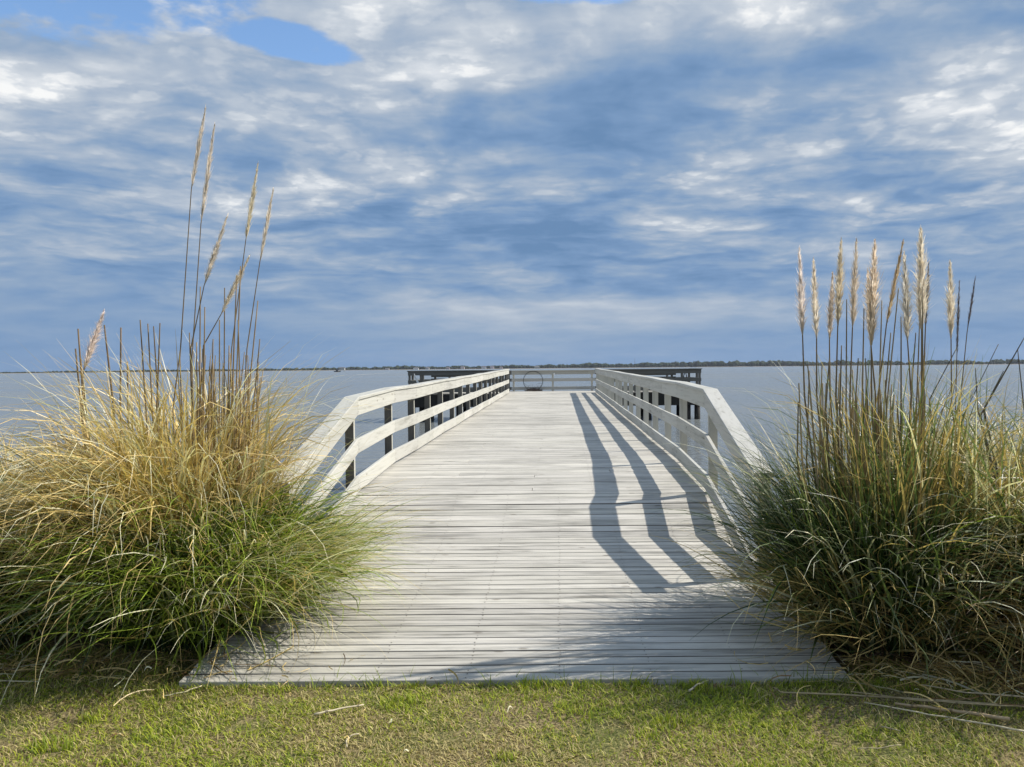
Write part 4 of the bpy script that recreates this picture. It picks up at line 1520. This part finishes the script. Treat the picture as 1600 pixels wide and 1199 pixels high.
for px, wd, hh, wc_, rc_, lb in [
    (650, 13, 5.5, (.75, .74, .72), (.20, .19, .20), 'white long low house on the far shore above the left end of the pier head'),
    (668, 9, 7, (.55, .53, .50), (.15, .14, .14), 'grey house on the far shore, first right of the long white one'),
    (723, 10, 8, (.72, .60, .55), (.16, .15, .16), 'pinkish house on the far shore over the middle of the left wing'),
    (756, 12, 8, (.70, .68, .66), (.14, .13, .14), 'white house on the far shore, left one of the pair near the left railing end'),
    (769, 10, 9, (.80, .66, .64), (.16, .15, .17), 'pale pink house on the far shore just left of the railing end'),
    (839, 13, 7, (.50, .50, .44), (.17, .16, .15), 'olive grey house on the far shore above the hoop net'),
    (783, 8, 6, (.60, .45, .40), (.15, .13, .13), 'small reddish house on the far shore right above the left railing end'),
    (700, 9, 6, (.50, .40, .38), (.15, .13, .13), 'small brownish house on the far shore left of the pinkish house'),
    (378, 12, 5, (.50, .50, .50), (.15, .15, .16), 'lone grey house on the far shore behind the left plumes'),
    (605, 10, 5, (.45, .42, .42), (.15, .14, .15), 'dull grey house on the far shore left of the pier head'),
]:
    x_, y_, a_ = on_shore(px)
    h = empty('house', (x_, y_, 0.0), lb, 'house', 'houses on the far shore')
    mb = MB()
    dpt = 7.0
    mb.box(x_ - wd / 2, x_ + wd / 2, y_ - dpt / 2, y_ + dpt / 2, 0.0, hh * .62, wc_)
    mb.build('wall', M_ATTR, h)
    mb = MB()
    o_ = .5
    mb.add([(x_ - wd / 2 - o_, y_ - dpt / 2 - o_, hh * .62 + .01), (x_ + wd / 2 + o_, y_ - dpt / 2 - o_, hh * .62 + .01), (x_ + wd / 2 + o_, y_ + dpt / 2 + o_, hh * .62 + .01), (x_ - wd / 2 - o_, y_ + dpt / 2 + o_, hh * .62 + .01),
            (x_ - wd / 2 + 1, y_, hh), (x_ + wd / 2 - 1, y_, hh)], [[0, 3, 2, 1], [0, 1, 5, 4], [2, 3, 4, 5], [1, 2, 5], [3, 0, 4]], rc_)
    mb.build('roof', M_ATTR, h)
    for wx_ in np.arange(-wd / 2 + 1.5, wd / 2 - 1, 3.0):
        mb = MB()
        mb.box(x_ + wx_, x_ + wx_ + 1.2, y_ - dpt / 2 - .05, y_ - dpt / 2 - .002, hh * .22, hh * .45, (.05, .06, .07))
        mb.build('window', M_ATTR, h)

# lattice mast
x_, y_, a_ = on_shore(992, RS + 40)
h = empty('radio_mast', (x_, y_, 0.5), 'thin lattice mast standing above the far trees, right of the pier end', 'mast')
mb = MB()
Hm = 25.0
cs = [(math.cos(q), math.sin(q)) for q in (0.5, 2.6, 4.7)]
for c1, c2 in cs:
    mb.tube([(x_ + c1 * .9, y_ + c2 * .9, .5), (x_ + c1 * .3, y_ + c2 * .3, Hm)], [.16, .10], 5, (.20, .20, .22))
for k_ in range(12):
    z0_, z1_ = .5 + k_ * (Hm - .5) / 12, .5 + (k_ + 1) * (Hm - .5) / 12
    s0, s1_ = .9 - .6 * k_ / 12, .9 - .6 * (k_ + 1) / 12
    for q in range(3):
        a1_, a2_ = cs[q], cs[(q + 1) % 3]
        mb.tube([(x_ + a1_[0] * s0, y_ + a1_[1] * s0, z0_), (x_ + a2_[0] * s1_, y_ + a2_[1] * s1_, z1_)], [.05, .05], 4, (.2, .2, .22))
mb.build('lattice', M_ATTR, h)
mb = MB()
mb.tube([(x_, y_, Hm), (x_, y_, Hm + 4)], [.08, .05], 5, (.3, .25, .25))
mb.build('antenna', M_ATTR, h)

# small workboat and a pale hut on stilts in the shallows
p = at(527, 580.5, 700.0)
bx, by = p.x, p.y
h = empty('boat', (bx, by, WATER_Z), 'small dark boat on the water far off, left of the pier', 'boat')
mb = MB()
mb.add([(bx - 3, by - 1, WATER_Z + .9), (bx + 2.4, by - 1, WATER_Z + .8), (bx + 3.6, by, WATER_Z + 1.1), (bx + 2.4, by + 1, WATER_Z + .8), (bx - 3, by + 1, WATER_Z + .9),
        (bx - 2.8, by - .7, WATER_Z - .2), (bx + 2.2, by - .7, WATER_Z - .2), (bx + 3, by, WATER_Z - .1), (bx + 2.2, by + .7, WATER_Z - .2), (bx - 2.8, by + .7, WATER_Z - .2)],
       [[0, 1, 2, 3, 4], [9, 8, 7, 6, 5], [0, 5, 6, 1], [1, 6, 7, 2], [2, 7, 8, 3], [3, 8, 9, 4], [4, 9, 5, 0]], (.05, .05, .06))
mb.build('hull', M_ATTR, h)
mb = MB()
mb.box(bx - 1.2, bx + .8, by - .7, by + .7, WATER_Z + .85, WATER_Z + 2.1, (.10, .10, .11))
mb.build('cabin', M_ATTR, h)
x_, y_, a_ = on_shore(534.5, 900.0)
h = empty('stilt_hut', (x_, y_, WATER_Z), 'pale hut on stilts in the water just right of the distant dark boat', 'hut')
mb = MB()
mb.box(x_ - 3.2, x_ + 3.2, y_ - 2, y_ + 2, 1.0, 3.6, (.42, .42, .40))
mb.build('wall', M_ATTR, h)
mb = MB()
mb.add([(x_ - 3.6, y_ - 2.4, 3.62), (x_ + 3.6, y_ - 2.4, 3.62), (x_ + 3.6, y_ + 2.4, 3.62), (x_ - 3.6, y_ + 2.4, 3.62), (x_ - 3, y_, 4.6), (x_ + 3, y_, 4.6)],
       [[0, 3, 2, 1], [0, 1, 5, 4], [2, 3, 4, 5], [1, 2, 5], [3, 0, 4]], (.14, .14, .14))
mb.build('roof', M_ATTR, h)
for sx in (-2.8, 2.8):
    for sy in (-1.7, 1.7):
        mb = MB()
        mb.tube([(x_ + sx, y_ + sy, -1.3), (x_ + sx, y_ + sy, .998)], [.14, .14], 6, (.06, .06, .06))
        mb.build('stilt', M_ATTR, h)

# ------------------------------------------------------------------ haze
HAZE = 0.00007
mb = MB()
mb.box(-2600, 2600, -2600, 2600, -2.4, 45)
hz_ = mb.build('haze', M_ATTR)
M_HAZE, t, out = mat('haze_air')
pv = t.new('ShaderNodeVolumePrincipled')
pv.inputs['Color'].default_value = (0.78, 0.86, 1.0, 1)
pv.inputs['Density'].default_value = HAZE
pv.inputs['Anisotropy'].default_value = 0.2
t.link(pv.outputs[0], out.inputs['Volume'])
hz_.data.materials.clear()
hz_.data.materials.append(M_HAZE)
tag(hz_, kind='stuff')
